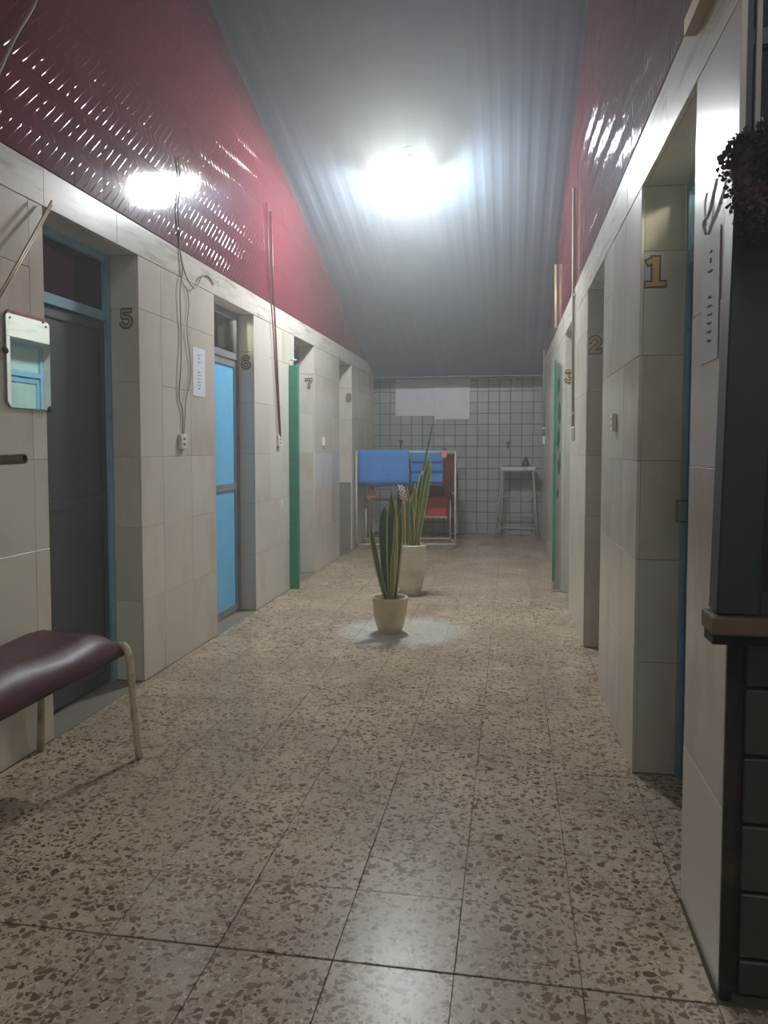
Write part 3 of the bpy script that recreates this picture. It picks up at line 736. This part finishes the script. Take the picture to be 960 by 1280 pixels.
for y, z in ((-0.150, 0.03), (0.135, -0.19)):
    bm = B(); lathe(bm, [(0, 0), (0.014, 0), (0.013, 0.008), (0.006, 0.014), (0, 0.014)], 12)
    bmesh.ops.rotate(bm, verts=bm.verts, cent=(0, 0, 0), matrix=Matrix.Rotation(PI / 2, 3, 'Y')); bmesh.ops.translate(bm, verts=bm.verts, vec=(0.006, y, z))
    obj('clip', bm, 'wire_dark', mir)
for y, z in ((-0.12, 0.165), (0.12, 0.165), (0.1, 0.18)):
    bm = B(); lathe(bm, [(0, 0), (0.005, 0), (0.004, 0.003), (0, 0.003)], 8)
    bmesh.ops.rotate(bm, verts=bm.verts, cent=(0, 0, 0), matrix=Matrix.Rotation(PI / 2, 3, 'Y')); bmesh.ops.translate(bm, verts=bm.verts, vec=(0.011, y, z))
    obj('screw', bm, 'wire_dark', mir)
pp = thing('rail_pipe', 'open-ended grey steel pipe sticking out of the wall below the mirror', 'pipe', (XL, 2.40, 1.245))
pp.rotation_euler = (0, R(-3), 0)
bm = B(); n = 16
def ring(x, r): return [bm.verts.new((x, r * math.cos(2 * PI * k / n), r * math.sin(2 * PI * k / n))) for k in range(n)]
o1, o2, i1, i2 = ring(0.34, 0.018), ring(0.003, 0.018), ring(0.34, 0.0150), ring(0.20, 0.0150)
for a, b in ((o1, o2), (o1, i1), (i1, i2)):
    for k in range(n): bm.faces.new((a[k], a[(k + 1) % n], b[(k + 1) % n], b[k]))
bm.faces.new(i2); bm.faces.new(o2)
obj('tube', bm, 'steel_pipe', pp)
bm = B(); tube(bm, [(0.002, 0, 0), (0.012, 0, 0)], 0.035, 16); obj('flange', bm, 'steel_pipe', pp)
bm = B(); tube(bm, [(0.199, 0, 0), (0.201, 0, 0)], 0.0148, 12); obj('bore', bm, 'dark_bore', pp)
rod = thing('slanting_rod', 'two thin tan rods slanting down from the door lintel corner', 'rod', (XL + 0.02, 3.08, 2.36))
for dy, dz, dx in ((0, 0, 0.0), (-0.016, 0.012, 0.012)):
    bm = B(); tube(bm, [(0.006 + dx, 0.0 + dy, -0.005 + dz), (0.04 + dx, -0.34 + dy, -0.40 + dz), (0.07 + dx, -0.9 + dy, -1.05 + dz)], 0.005, 8); obj('rod', bm, 'brass_rod', rod)
bm = B(); tube(bm, smooth_path([(XL + 0.02, 2.60, 2.52), (XL + 0.02, 2.72, 2.70), (XL + 0.022, 2.86, 2.95), (XL + 0.02, 3.02, 3.20), (XL + 0.02, 3.12, 3.5)], 5), 0.006, 6)
tag(obj('wall_cable', bm, 'wire_grey'), 'thin pale cable rising across the red tiles above the mirror', 'cable')
# tangled wires above the first socket
def wire(name, pts, r, m, label, cat='wire', sub=5, group=None):
    bm = B(); tube(bm, smooth_path(pts, sub), r, 6); o = obj(name, bm, m); return tag(o, label, cat, group)
xs = XL + 0.008
wire('hanging_wire', [(xs, 4.40, 2.62), (xs, 4.42, 2.50), (xs + 0.006, 4.44, 2.38), (xs + 0.006, 4.40, 2.25), (xs, 4.42, 2.0), (xs + 0.005, 4.40, 1.80), (xs, 4.38, 1.62), (xs, 4.43, 1.52), (xs, 4.425, 1.375)], 0.0038, 'wire_grey', 'thicker grey wire hanging loosely down to the white socket', sub=6)
wire('hanging_wire', [(xs, 4.50, 2.30), (xs + 0.004, 4.51, 2.27), (xs, 4.54, 2.2), (xs + 0.004, 4.50, 2.02), (xs, 4.56, 1.78), (xs + 0.004, 4.47, 1.60), (xs, 4.46, 1.48), (xs, 4.44, 1.375)], 0.003, 'wire_grey', 'thin wire bowing outwards as it drops to the white socket', sub=6)
wire('hanging_wire', [(xs, 4.42, 2.50), (xs + 0.01, 4.47, 2.37), (xs + 0.012, 4.58, 2.31), (xs + 0.008, 4.66, 2.34), (xs + 0.01, 4.74, 2.42), (xs, 4.86, 2.44), (xs, 4.95, 2.405)], 0.0045, 'wire_grey', 'twisted wire looping along under the red tiles to the blue door', sub=6)
wire('wall_cable', [(XL + 0.012, 4.40, 3.05), (XL + 0.012, 4.43, 2.9), (XL + 0.012, 4.39, 2.75), (XL + 0.012, 4.41, 2.58)], 0.004, 'wire_dark', 'dark wire on the red tiles dropping towards the hanging wires', 'cable')
def socket(name, side, u, z, w, h, label, holes=True):
    t = thing(name, label, 'socket', W(side, u, 0, z)); s = 1 if side == 'L' else -1
    x0, x1 = sorted((s * 0.001, s * 0.022))
    bm = B(); bx(bm, x0, x1, -w / 2, w / 2, -h / 2, h / 2); bevelled(bm, 0.004, 2); obj('plate', bm, 'socket_white', t)
    if holes:
        for dz in (-h * 0.18, h * 0.18):
            bm = B(); a, b = sorted((s * 0.0195, s * 0.0232)); bx(bm, a, b, -w * 0.18, w * 0.18, dz - h * 0.06, dz + h * 0.06); obj('pin_slot', bm, 'wire_dark', t)
    return t
socket('wall_socket', 'L', 4.42, 1.34, 0.085, 0.09, 'white socket at the end of the tangled hanging wires')
socket('wall_socket', 'L', 6.385, 1.36, 0.08, 0.09, 'white socket at the foot of the tall conduit near the green post')
socket('wall_switch', 'L', 7.99, 1.37, 0.05, 0.085, 'small white switch on marble between doors seven and eight', False)
socket('wall_switch', 'R', 3.71, 1.42, 0.06, 0.085, 'pale switch plate on marble between doors one and two')
# conduits
cd = thing('conduit', 'tall thin conduit pair running down red tiles to a socket beside door seven', 'pipe', (XL, 6.2, 1.40))
bm = B(); tube(bm, [(0.018, -0.02, 1.86), (0.018, 0.03, 1.25), (0.022, 0.185, 0.0)], 0.008, 8); obj('pipe', bm, 'conduit_red', cd)
bm = B(); tube(bm, [(0.018, -0.13, 1.90), (0.018, -0.08, 1.35), (0.020, 0.03, 0.80), (0.022, 0.155, 0.02)], 0.006, 8); obj('pipe', bm, 'conduit_red', cd)
for i, (u, z0, z1, r, m, lab) in enumerate(((5.86, 1.46, 3.25, 0.011, 'wire_grey', 'tall straight conduit down the red tiles between doors two and three'),
                                   (7.85, 2.50, 3.15, 0.016, 'brass_rod', 'short tan batten leaning on the red tiles beyond door three'),
                                   (10.25, 1.46, 3.25, 0.013, 'wire_grey', 'tall conduit near the blue end wall on the right side'))):
    t = thing('conduit', lab, 'pipe', W('R', u, 0, z0))
    bm = B(); tube(bm, [(-r - 0.004, 0, 0), (-r - 0.010, (0.12 if i < 2 else 0.05), z1 - z0)], r, 8); obj('pipe', bm, m, t)
    for zz in ((0.1, (z1 - z0) * 0.55) if i != 1 else ()):
        bm = B(); bx(bm, -2 * r - 0.010, -0.001, zz * 0.06 - r - 0.004, zz * 0.06 + r + 0.004, zz - 0.01, zz + 0.01); obj('clip', bm, 'white_metal', t)
    if i != 1:
        bm = B(); bx(bm, -0.030, -0.002, -0.018, 0.018, -0.11, -0.005); bevelled(bm, 0.004); obj('socket_box', bm, 'socket_white', t)
# paper notices
def notice(side, u0, u1, z0, z1, label, sleeve=False):
    s = 1 if side == 'L' else -1
    t = thing('notice', label, 'notice', W(side, (u0 + u1) / 2, 0.0012, z0)); w = u1 - u0; h = z1 - z0
    if side == 'R': t.rotation_euler = (0, 0, TILT)
    bm = B(); a, b = sorted((s * 0.002, s * 0.004)); bx(bm, a, b, -w / 2, w / 2, 0, h); obj('sheet', bm, 'sleeve' if sleeve else 'paper', t)
    bm = B()
    rnd = random.Random(5)
    for k in range(9):
        z = h * (0.70 - 0.068 * k); wl = w * rnd.uniform(0.18, 0.33); y = -w / 2 + w * 0.5 - wl * 0.5
        pts = [(s * 0.0046, y + wl * q / 7, z + h * 0.010 * math.sin(q * 2.3 + k) + 0.004 * q / 7) for q in range(8)]
        if rnd.random() < 0.75: tube(bm, pts, h * 0.0045, 4)
    tube(bm, [(s * 0.0046, -w * 0.08, h * 0.86), (s * 0.0046, 0.0, h * 0.85), (s * 0.0046, w * 0.12, h * 0.87)], h * 0.006, 4)
    obj('print', bm, 'ink', t)['kind'] = 'stuff'
    bm = B(); lathe(bm, [(0, 0), (h * 0.022, 0), (h * 0.022, 0.001), (0, 0.001)], 10)
    bmesh.ops.rotate(bm, verts=bm.verts, cent=(0, 0, 0), matrix=Matrix.Rotation(s * PI / 2, 3, 'Y')); bmesh.ops.translate(bm, verts=bm.verts, vec=(s * 0.0045, 0, h * 0.79))
    obj('emblem', bm, 'ink', t)
notice('L', 4.60, 4.795, 1.635, 1.945, 'white printed paper notice on the marble beside the blue door')
notice('R', 1.975, 2.135, 1.52, 1.84, 'crumpled plastic-sleeved paper notice on the marble pillar by the counter', True)
n2 = [o for o in bpy.data.objects if o.name.startswith('notice')][-1]
bm = B(); tube(bm, smooth_path([(-0.004, 0.05, 0.33), (-0.012, 0.045, 0.36), (-0.010, 0.0, 0.37), (-0.012, -0.05, 0.405), (-0.012, -0.075, 0.43)], 5), 0.0045, 6); obj('torn_tape', bm, 'sleeve', n2)
bm = B(); tube(bm, smooth_path([(-0.008, 0.04, 0.35), (-0.012, 0.035, 0.40), (-0.009, 0.03, 0.43)], 4), 0.0025, 6); obj('torn_tape', bm, 'sleeve', n2)
# pale board along the top of the near right wall
bm = B(); wbox(bm, 'R', 1.86, 2.26, -0.035, -0.003, 2.43, 2.475); 
tag(obj('wall_batten', bm, 'brass_rod'), 'pale wooden batten along the top of the marble pillar', 'batten')

# ------------------------------------------------------------------ potted snake plants
def blade(base, tip, w, normal, bend=(0, 0, 0), twist=0.0, nseg=12, margin=True, round_tip=False):
    bm = B(); base, tip, bend = Vector(base), Vector(tip), Vector(bend)
    nrm0 = Vector(normal).normalized(); F, K = [], []
    for i in range(nseg + 1):
        t = i / nseg
        p = base.lerp(tip, t) + bend * (t * t - t) * 1.0
        d = ((tip - base) + bend * (2 * t - 1)).normalized()
        nn = Matrix.Rotation(twist * t, 3, d) @ nrm0
        side = d.cross(nn).normalized(); out = side.cross(d).normalized()
        ww = w * (0.42 + 0.58 * math.sin(min(1, t * 1.7) * PI / 2)) * (1 if t < 0.72 else max(0.02, 1 - ((t - 0.72) / 0.28) ** (2.4 if round_tip else 1.5)))
        if i == nseg: ww = w * 0.02
        cup = 0.22 * (1 - 0.5 * t)
        F.append([bm.verts.new(p + side * (s * ww / 2) + out * (abs(s) ** 2 * ww * cup) + out * 0.0) for s in (-1, -0.74, -0.3, 0.3, 0.74, 1)])
        K.append([bm.verts.new(p + side * (s * ww / 2) + out * (abs(s) ** 2 * ww * cup) - out * 0.004 * (1.15 - t * 0.8)) for s in (-0.98, -0.74, -0.3, 0.3, 0.74, 0.98)])
    for G in (F, K):
        for i in range(nseg):
            for k in range(5):
                f = bm.faces.new((G[i][k], G[i][k + 1], G[i + 1][k + 1], G[i + 1][k])); f.smooth = True
                f.material_index = 1 if (margin and k in (0, 4)) else 0
    for i in range(nseg):
        for k in (0, 5):
            f = bm.faces.new((F[i][k], F[i + 1][k], K[i + 1][k], K[i][k])); f.material_index = 1 if margin else 0
    bm.faces.new(F[0] + K[0][::-1]); bm.faces.new(F[-1] + K[-1][::-1])
    return bm
# small pot
p1 = thing('potted_snake_plant', 'snake plant with dark leaves in a small plain beige pot', 'plant', (-0.84, 5.25, 0))
bm = B(); lathe(bm, [(0, 0.0), (0.075, 0.0), (0.083, 0.008), (0.103, 0.07), (0.119, 0.15), (0.124, 0.21), (0.125, 0.238), (0.127, 0.245), (0.125, 0.254), (0.116, 0.255), (0.113, 0.246), (0.110, 0.20), (0.0, 0.20)], 40)
obj('pot', bm, 'pot_beige', p1)
bm = B(); lathe(bm, [(0, 0.228), (0.06, 0.231), (0.111, 0.222), (0.108, 0.202), (0, 0.202)], 24); obj('soil', bm, 'soil', p1)
for base, tip, w, nrm, bend, tw, rt, mg, gm in (
        ((0.005, 0.0, 0.22), (0.012, -0.03, 0.995), 0.068, (0.25, -1, 0), (-0.03, 0, 0), 0.25, False, True, 'leaf_green'),
        ((-0.012, 0.02, 0.22), (-0.050, 0.05, 0.885), 0.066, (0.1, -1, 0.1), (0.02, 0, 0), 0.2, True, False, 'leaf_green'),
        ((-0.020, -0.02, 0.22), (-0.135, -0.05, 0.80), 0.050, (-0.5, -1, 0), (0.02, 0, 0.04), -0.3, False, True, 'leaf_green'),
        ((0.022, -0.01, 0.22), (0.052, -0.05, 0.93), 0.034, (0.9, -0.6, 0), (0.03, 0, 0), 0.3, False, True, 'leaf_bright'),
        ((0.030, -0.005, 0.22), (0.075, 0.02, 0.88), 0.056, (0.5, -1, 0), (0.03, 0, 0), 0.2, False, True, 'leaf_green'),
        ((0.012, -0.03, 0.22), (0.030, -0.06, 0.62), 0.034, (0.8, -0.8, 0), (0.0, 0.01, 0), 0.3, False, True, 'leaf_bright')):
    obj('leaf', blade(base, tip, w * 1.28, nrm, bend, tw, round_tip=rt, margin=mg), [gm, 'leaf_margin'], p1)
# tall ribbed pot
p2 = thing('potted_snake_plant', 'taller yellow-edged snake plant in a large ribbed whitish pot', 'plant', (-0.88, 6.65, 0))
prof = [(0, 0.0), (0.080, 0.0), (0.088, 0.008), (0.112, 0.10), (0.130, 0.20), (0.138, 0.28)]
for k in range(8):
    z = 0.29 + 0.017 * k
    prof += [(0.1385, z), (0.1425, z + 0.005), (0.1425, z + 0.010), (0.1385, z + 0.014)]
prof += [(0.1385, 0.428), (0.144, 0.435), (0.144, 0.448), (0.138, 0.452), (0.130, 0.446), (0.127, 0.40), (0.0, 0.40)]
bm = B(); lathe(bm, prof, 44); obj('pot', bm, 'pot_white', p2)
bm = B(); lathe(bm, [(0, 0.428), (0.08, 0.432), (0.128, 0.424), (0.126, 0.402), (0, 0.402)], 24); obj('soil', bm, 'soil', p2)
for base, tip, w, nrm, bend, tw, gm in (
        ((0.045, 0.0, 0.42), (0.165, -0.02, 1.27), 0.060, (0.3, -1, 0), (-0.02, 0, 0), 0.2, 'leaf_bright'),
        ((0.060, -0.02, 0.42), (0.190, -0.04, 1.19), 0.048, (0.7, -1, 0), (0.03, 0, 0), 0.3, 'leaf_bright'),
        ((0.015, 0.01, 0.42), (0.100, 0.03, 1.10), 0.060, (-0.2, -1, 0), (-0.03, 0, 0), 0.3, 'leaf_green'),
        ((0.0, -0.02, 0.42), (0.045, -0.04, 0.99), 0.046, (0.0, -1, 0), (0.0, 0, 0), 0.2, 'leaf_bright'),
        ((-0.03, 0.01, 0.42), (-0.030, 0.0, 0.96), 0.040, (0.5, -1, 0), (-0.02, 0, 0), 0.4, 'leaf_bright'),
        ((-0.055, 0.0, 0.42), (-0.075, 0.02, 0.84), 0.034, (0.6, -1, 0), (0, 0, 0), 0.3, 'leaf_bright'),
        ((0.03, -0.04, 0.42), (0.010, -0.06, 0.86), 0.040, (0.3, -1, 0), (0.01, 0, 0), 0.3, 'leaf_green'),
        ((0.075, 0.01, 0.42), (0.100, 0.0, 0.92), 0.038, (0.9, -0.8, 0), (0.02, 0, 0), 0.4, 'leaf_green'),
        ((-0.08, -0.02, 0.42), (-0.10, -0.03, 0.66), 0.030, (0.4, -1, 0), (0, 0, 0), 0.3, 'leaf_bright'),
        ((0.055, 0.03, 0.42), (0.135, 0.06, 1.05), 0.050, (-0.3, -1, 0), (0.0, 0, 0), 0.3, 'leaf_green')):
    obj('leaf', blade(base, tip, w * 1.2, nrm, bend, tw), [gm, 'leaf_margin'], p2)
bm = B(); tube(bm, smooth_path([(0.02, 0.05, 0.42), (0.05, 0.05, 0.75), (0.115, 0.05, 1.16), (0.165, 0.05, 1.40), (0.185, 0.05, 1.515)], 4), [0.010] * 9 + [0.009, 0.008, 0.008, 0.007, 0.006, 0.005, 0.004, 0.002], 7)
lf = obj('leaf', bm, 'cane_green', p2); lf['label'] = 'thin tubular dark green leaf standing above the others'
bm = B()
for k in range(26):
    t = k / 26; a = k * 2.4; rr = 0.020 * (1 - 0.5 * t)
    c = Vector((-0.055 - 0.030 * t + rr * math.cos(a), rr * math.sin(a) - 0.04, 0.84 + 0.13 * t)); e = c + Vector((0.018 * math.cos(a), 0.018 * math.sin(a), 0.012))
    tube(bm, [c, c.lerp(e, 0.6), e], [0.004, 0.007, 0.001], 5)
tube(bm, [(-0.045, -0.03, 0.43), (-0.055, -0.04, 0.85), (-0.085, -0.04, 0.97)], [0.005, 0.004, 0.002], 6)
obj('flower_spike', bm, 'flower_dry', p2)

# ------------------------------------------------------------------ clothes rack at the end
rk = thing('clothes_rack', 'white tube clothes-drying rack holding blue towels', 'rack', (-2.0, 9.62, 0), R(10))
r = 0.012; Wd, Hh, Dp = 1.30, 1.25, 0.66
def rt(name, pts, rr=r, m='white_metal'):
    bm = B(); tube(bm, pts, rr, 8); return obj(name, bm, m, rk)
for x in (0.02, Wd):
    for y in (0.0, Dp): rt('leg', [(x, y, 0), (x, y, Hh)])
for y in (0, Dp):
    rt('top_bar', [(0.02, y, Hh), (Wd, y, Hh)]); rt('bottom_bar', [(0.02, y, 0.05), (Wd, y, 0.05)], 0.010)
for x in (0.02, Wd):
    rt('side_bar', [(x, 0, Hh), (x, Dp, Hh)]); rt('side_bar', [(x, 0, 0.05), (x, Dp, 0.05)], 0.010); rt('side_bar', [(x, 0, 0.70), (x, Dp, 0.70)], 0.008)
rt('upright', [(0.66, Dp * 0.6, 0.05), (0.66, Dp * 0.6, Hh)], 0.009); rt('upright', [(0.84, Dp * 0.6, 0.05), (0.84, Dp * 0.6, Hh)], 0.009)
rt('hanging_rail', [(0.02, Dp * 0.6, Hh), (Wd, Dp * 0.6, Hh)], 0.009)
rt('upright', [(0.14, 0.20, 0.05), (0.14, 0.20, 0.50)], 0.008); rt('upright', [(0.24, 0.55, 0.05), (0.24, 0.55, 0.85)], 0.008)
rt('end_loop', [(Wd, Dp, 0.90), (Wd + 0.10, Dp + 0.05, 0.92), (Wd + 0.10, Dp + 0.05, 0.12), (Wd, Dp, 0.10)], 0.010, 'frame_grey')
def towel(name, x0, x1, yb, zf, zb, m, label, border=None, group=None, parentrot=R(10), org=(-2.0, 9.62, 0)):
    """cloth folded over a bar at local y = yb"""
    t = thing(name, label, 'towel', org, parentrot, group)
    bm = B(); nx = 14; path = []
    zt = Hh + 0.014
    for z in [zf + (zt - zf) * k / 6 for k in range(7)]: path.append((-0.016, z))
    path += [(-0.010, zt + 0.008), (0.0, zt + 0.011), (0.010, zt + 0.008)]
    for z in [zt - (zt - zb) * k / 6 for k in range(7)]: path.append((0.016, z))
    g = []
    for i in range(nx + 1):
        x = x0 + (x1 - x0) * i / nx; row = []
        for dy, z in path:
            wv = 0.006 * math.sin(i * 1.1 + 0.5) * max(0, (zt - z)) / 0.4
            row.append(bm.verts.new((x + 0.004 * math.sin(z * 14), yb + dy + wv, z + 0.004 * math.sin(i * 0.9) * (1 if z < zt - 0.05 else 0))))
        g.append(row)
    for i in range(nx):
        for k in range(len(path) - 1):
            f = bm.faces.new((g[i][k], g[i + 1][k], g[i + 1][k + 1], g[i][k + 1])); f.smooth = True
    bmesh.ops.recalc_face_normals(bm, faces=bm.faces)
    bmesh.ops.solidify(bm, geom=list(bm.faces), thickness=0.004)
    c = obj('cloth', bm, m, t)
    if border:
        for z in border:
            bm = B(); bx(bm, x0 + 0.008, x1 - 0.008, yb - 0.027, yb - 0.0225, z, z + 0.018); obj('woven_stripe', bm, 'towel_border', t)
    return t
towel('towel', 0.05, 0.70, 0.0, 0.83, 0.80, 'towel_blue', 'plain mid-blue towel draped over the front bar of the white rack')
towel('towel', 0.74, 1.17, Dp * 0.6, 0.80, 0.90, 'towel_blue', 'blue towel with dark stripes hanging behind the plain one', border=(0.83, 1.10))
ck = thing('hanging_cloth', 'small orange-beige cloth hanging on the rack side', 'cloth', (-1.86, 9.83, 0.62))
bm = B()
for k in range(5): tube(bm, smooth_path([(0.0, 0.0, 0.33), (0.01 + 0.010 * k, -0.006 + 0.004 * k, 0.20), (0.0 + 0.022 * k, 0.004 * (k % 2), 0.04), (0.012 + 0.02 * k, 0, 0.0 + 0.02 * k)], 4), [0.006, 0.01, 0.013, 0.016, 0.018, 0.02, 0.02, 0.02, 0.019, 0.017, 0.015, 0.012, 0.008], 6)
obj('fold', bm, 'orange_cloth', ck)
pk = thing('clothes_peg', 'pink plastic peg clipped on the rack top beside the towels', 'peg', (-0.86, 9.80, 1.18))
bm = B(); bx(bm, -0.035, 0.035, -0.012, 0.0, 0.0, 0.09); bevelled(bm, 0.01, 2); obj('jaw', bm, 'pink_plastic', pk)
bm = B(); bx(bm, -0.030, 0.030, 0.032, 0.044, 0.0, 0.10); bevelled(bm, 0.01, 2); obj('jaw', bm, 'pink_plastic', pk)
bm = B(); tube(bm, [(-0.03, 0.016, 0.095), (0.03, 0.016, 0.095)], 0.018, 8); obj('spring', bm, 'maroon_cloth', pk)

# red chair behind the rack
ch = thing('upholstered_chair', 'red upholstered chair with a pale fringe behind the clothes rack', 'chair', (-1.20, 10.93, 0))
def cushion(x0, x1, y0, y1, z0, z1, bev=0.03):
    bm = B(); bx(bm, x0, x1, y0, y1, z0, z1); return bevelled(bm, bev, 3)
obj('seat', cushion(-0.30, 0.31, -0.30, 0.17, 0.33, 0.60), 'red_cloth', ch, smooth=True)
obj('backrest', cushion(-0.34, 0.40, 0.16, 0.30, 0.46, 1.14), 'maroon_cloth', ch, smooth=True)
obj('arm', cushion(0.31, 0.42, -0.30, 0.20, 0.30, 0.72), 'maroon_cloth', ch, smooth=True)
obj('arm', cushion(-0.40, -0.30, -0.30, 0.20, 0.30, 0.70), 'dark_cloth', ch, smooth=True)
bm = B()
for k in range(34): tube(bm, [(-0.29 + k * 0.018, -0.306, 0.345), (-0.29 + k * 0.018 + 0.003 * (k % 3 - 1), -0.310, 0.300 + 0.006 * (k % 4))], 0.0075, 5)
obj('fringe', bm, 'fringe', ch)
for x in (-0.34, 0.36):
    for y in (-0.24, 0.22):
        bm = B(); tube(bm, [(x, y, 0), (x, y, 0.34)], [0.016, 0.022], 8); obj('leg', bm, 'dark_cloth', ch)
# maroon cloth hanging off the rack's right end
bm = B(); n = 10
g = []
for i in range(n + 1):
    t = i / n
    g.append([bm.verts.new((-0.90 + 0.15 * t, 10.35 + 0.02 * math.sin(6 * t), z)) for z in (0.60, 0.8, 1.0, 1.22)])
for i in range(n):
    for k in range(3): bm.faces.new((g[i][k], g[i + 1][k], g[i + 1][k + 1], g[i][k + 1])).smooth = True
bmesh.ops.recalc_face_normals(bm, faces=bm.faces); bmesh.ops.solidify(bm, geom=list(bm.faces), thickness=0.006)
hc = thing('hanging_cloth', 'dark maroon cloth hanging at the right end of the rack', 'cloth', (0, 0, 0)); obj('fold', bm, 'maroon_cloth', hc)

# ------------------------------------------------------------------ tall stool by the end wall
st = thing('tall_stool', 'tall grey metal stool with splayed legs at the end wall', 'stool', (0.09, 11.2, 0))
mat('stool_metal', srgb(156, 150, 138), 0.5, noise=0.12, nscale=8, dirt=srgb(104, 92, 78), dirt_amt=0.6, dirt_scale=8)
def stb(name, a, b, rr=0.014, m='stool_metal'):
    bm = B(); tube(bm, [a, b], rr, 8); return obj(name, bm, m, st)
TT = [(-0.21, -0.14), (0.21, -0.14), (0.21, 0.16), (-0.21, 0.16)]
FF = [(-0.32, -0.17), (0.28, -0.25), (0.28, 0.24), (-0.24, 0.24)]
for i, ((a, b), (c, d)) in enumerate(zip(TT, FF)): stb('leg', (c, d, 0), (a, b, 1.01), 0.015)
bm = B(); bx(bm, -0.235, 0.235, -0.165, 0.185, 1.01, 1.035); bevelled(bm, 0.004); obj('seat', bm, 'stool_top', st)
bm = B(); bx(bm, -0.24, 0.24, -0.170, -0.164, 0.985, 1.03); obj('seat_edge', bm, 'white_metal', st)
def lerp2(i, z): 
    t = z / 1.01; return (FF[i][0] * (1 - t) + TT[i][0] * t, FF[i][1] * (1 - t) + TT[i][1] * t, z)
for i, j, z in ((0, 1, 0.60), (0, 1, 0.15), (1, 2, 0.2), (2, 3, 0.28), (3, 0, 0.2), (2, 3, 0.16)): stb('rung', lerp2(i, z), lerp2(j, z), 0.010)
bg = thing('small_pouch', 'small grey pointed pouch standing on the tall stool', 'bag', (0.20, 11.22, 1.036))
bm = B(); lathe(bm, [(0, 0), (0.055, 0), (0.05, 0.04), (0.03, 0.09), (0.008, 0.14), (0, 0.145)], 10); obj('pouch_body', bm, 'slate', bg)
bm = B(); tube(bm, [(0, -0.012, 0.12), (0.0, 0.012, 0.12)], 0.012, 8); obj('pouch_tie', bm, 'dark_cloth', bg)

# ------------------------------------------------------------------ things on the end wall
bd = thing('white_board', 'blank white two-piece board fixed high on the grey tiles', 'board', (-1.76, YE, 1.7))
bm = B(); bx(bm, 0.0, 0.66, -0.012, -0.001, 0.085, 0.66); obj('sheet', bm, 'board_white', bd)
bm = B(); bx(bm, 0.60, 1.13, -0.024, -0.0125, 0.03, 0.66); bevelled(bm, 0.003); obj('sheet', bm, 'board_white', bd)
def tap(x, z, m, label):
    t = thing('wall_tap', label, 'tap', (x, YE, z))
    bm = B(); tube(bm, smooth_path([(0, -0.002, 0), (0, -0.07, 0.005), (0, -0.10, -0.01), (0, -0.11, -0.04)], 4), 0.012, 8); obj('spout', bm, 'tap_chrome', t)
    bm = B(); lathe(bm, [(0, 0), (0.012, 0.0), (0.010, 0.03), (0.034, 0.034), (0.034, 0.05), (0, 0.055)], 12, (0, -0.05, 0.008)); obj('handle', bm, m, t)
tap(-0.06, 1.33, 'tap_red', 'wall tap with a red handle on the grey tiles above the stool')
tap(-1.67, 1.36, 'slate', 'dark grey wall tap on the tiles above the blue towel')
bm = B(); tube(bm, [(0.03, YE - 0.03, 2.20), (0.03, YE - 0.03, 2.33)], 0.016, 8); tube(bm, [(0.03, YE - 0.03, 2.26), (0.03, YE - 0.001, 2.26)], 0.010, 6)
tag(obj('wall_hook', bm, 'white_metal'), 'short white pipe hook near the top of the end wall', 'hook')

# ------------------------------------------------------------------ dried wreath hanging by the service window
wr = thing('dried_wreath', 'dark reddish-brown dried foliage bunch hanging by the service window', 'wreath', (0.535, 1.675, 1.855))
rnd = random.Random(11)
bm = B()
for k in range(5200):
    a = rnd.uniform(0, 2 * PI); e = rnd.gauss(0, 0.5); q = rnd.random() ** 0.4
    rx, ry, rz = 0.105 + 0.02 * math.sin(3 * a), 0.045, 0.115 + 0.02 * math.sin(2 * a + 1)
    c = Vector((rx * math.cos(a) * q, ry * math.sin(e) * q * 1.6, rz * math.sin(a) * q - (0.02 if math.sin(a) < 0 else 0)))
    d = (Vector((c.x, c.y * 2, c.z)) + Vector((rnd.gauss(0, .05), rnd.gauss(0, .05), rnd.gauss(0, .05)))).normalized()
    s = d.cross(Vector((rnd.gauss(0, 1), rnd.gauss(0, 1), rnd.gauss(0, 1)))).normalized(); L_ = rnd.uniform(0.006, 0.014); w = L_ * 0.5
    v = [bm.verts.new(c), bm.verts.new(c + d * L_ * 0.5 + s * w), bm.verts.new(c + d * L_), bm.verts.new(c + d * L_ * 0.5 - s * w)]
    bm.faces.new(v)
me_o = obj('foliage', bm, 'wreath_leaf', wr); me_o['kind'] = 'stuff'
bm = B(); tube(bm, [(0.08 * math.cos(t), 0, 0.085 * math.sin(t)) for t in [2 * PI * k / 20 for k in range(21)]], 0.02, 8); obj('twig_ring', bm, 'wreath_leaf', wr)
bm = B(); tube(bm, [(0, 0.01, 0.09), (0.0, 0.06, 0.125), (0.0, 0.085, 0.128)], 0.003, 5); obj('hanging_string', bm, 'wire_dark', wr)
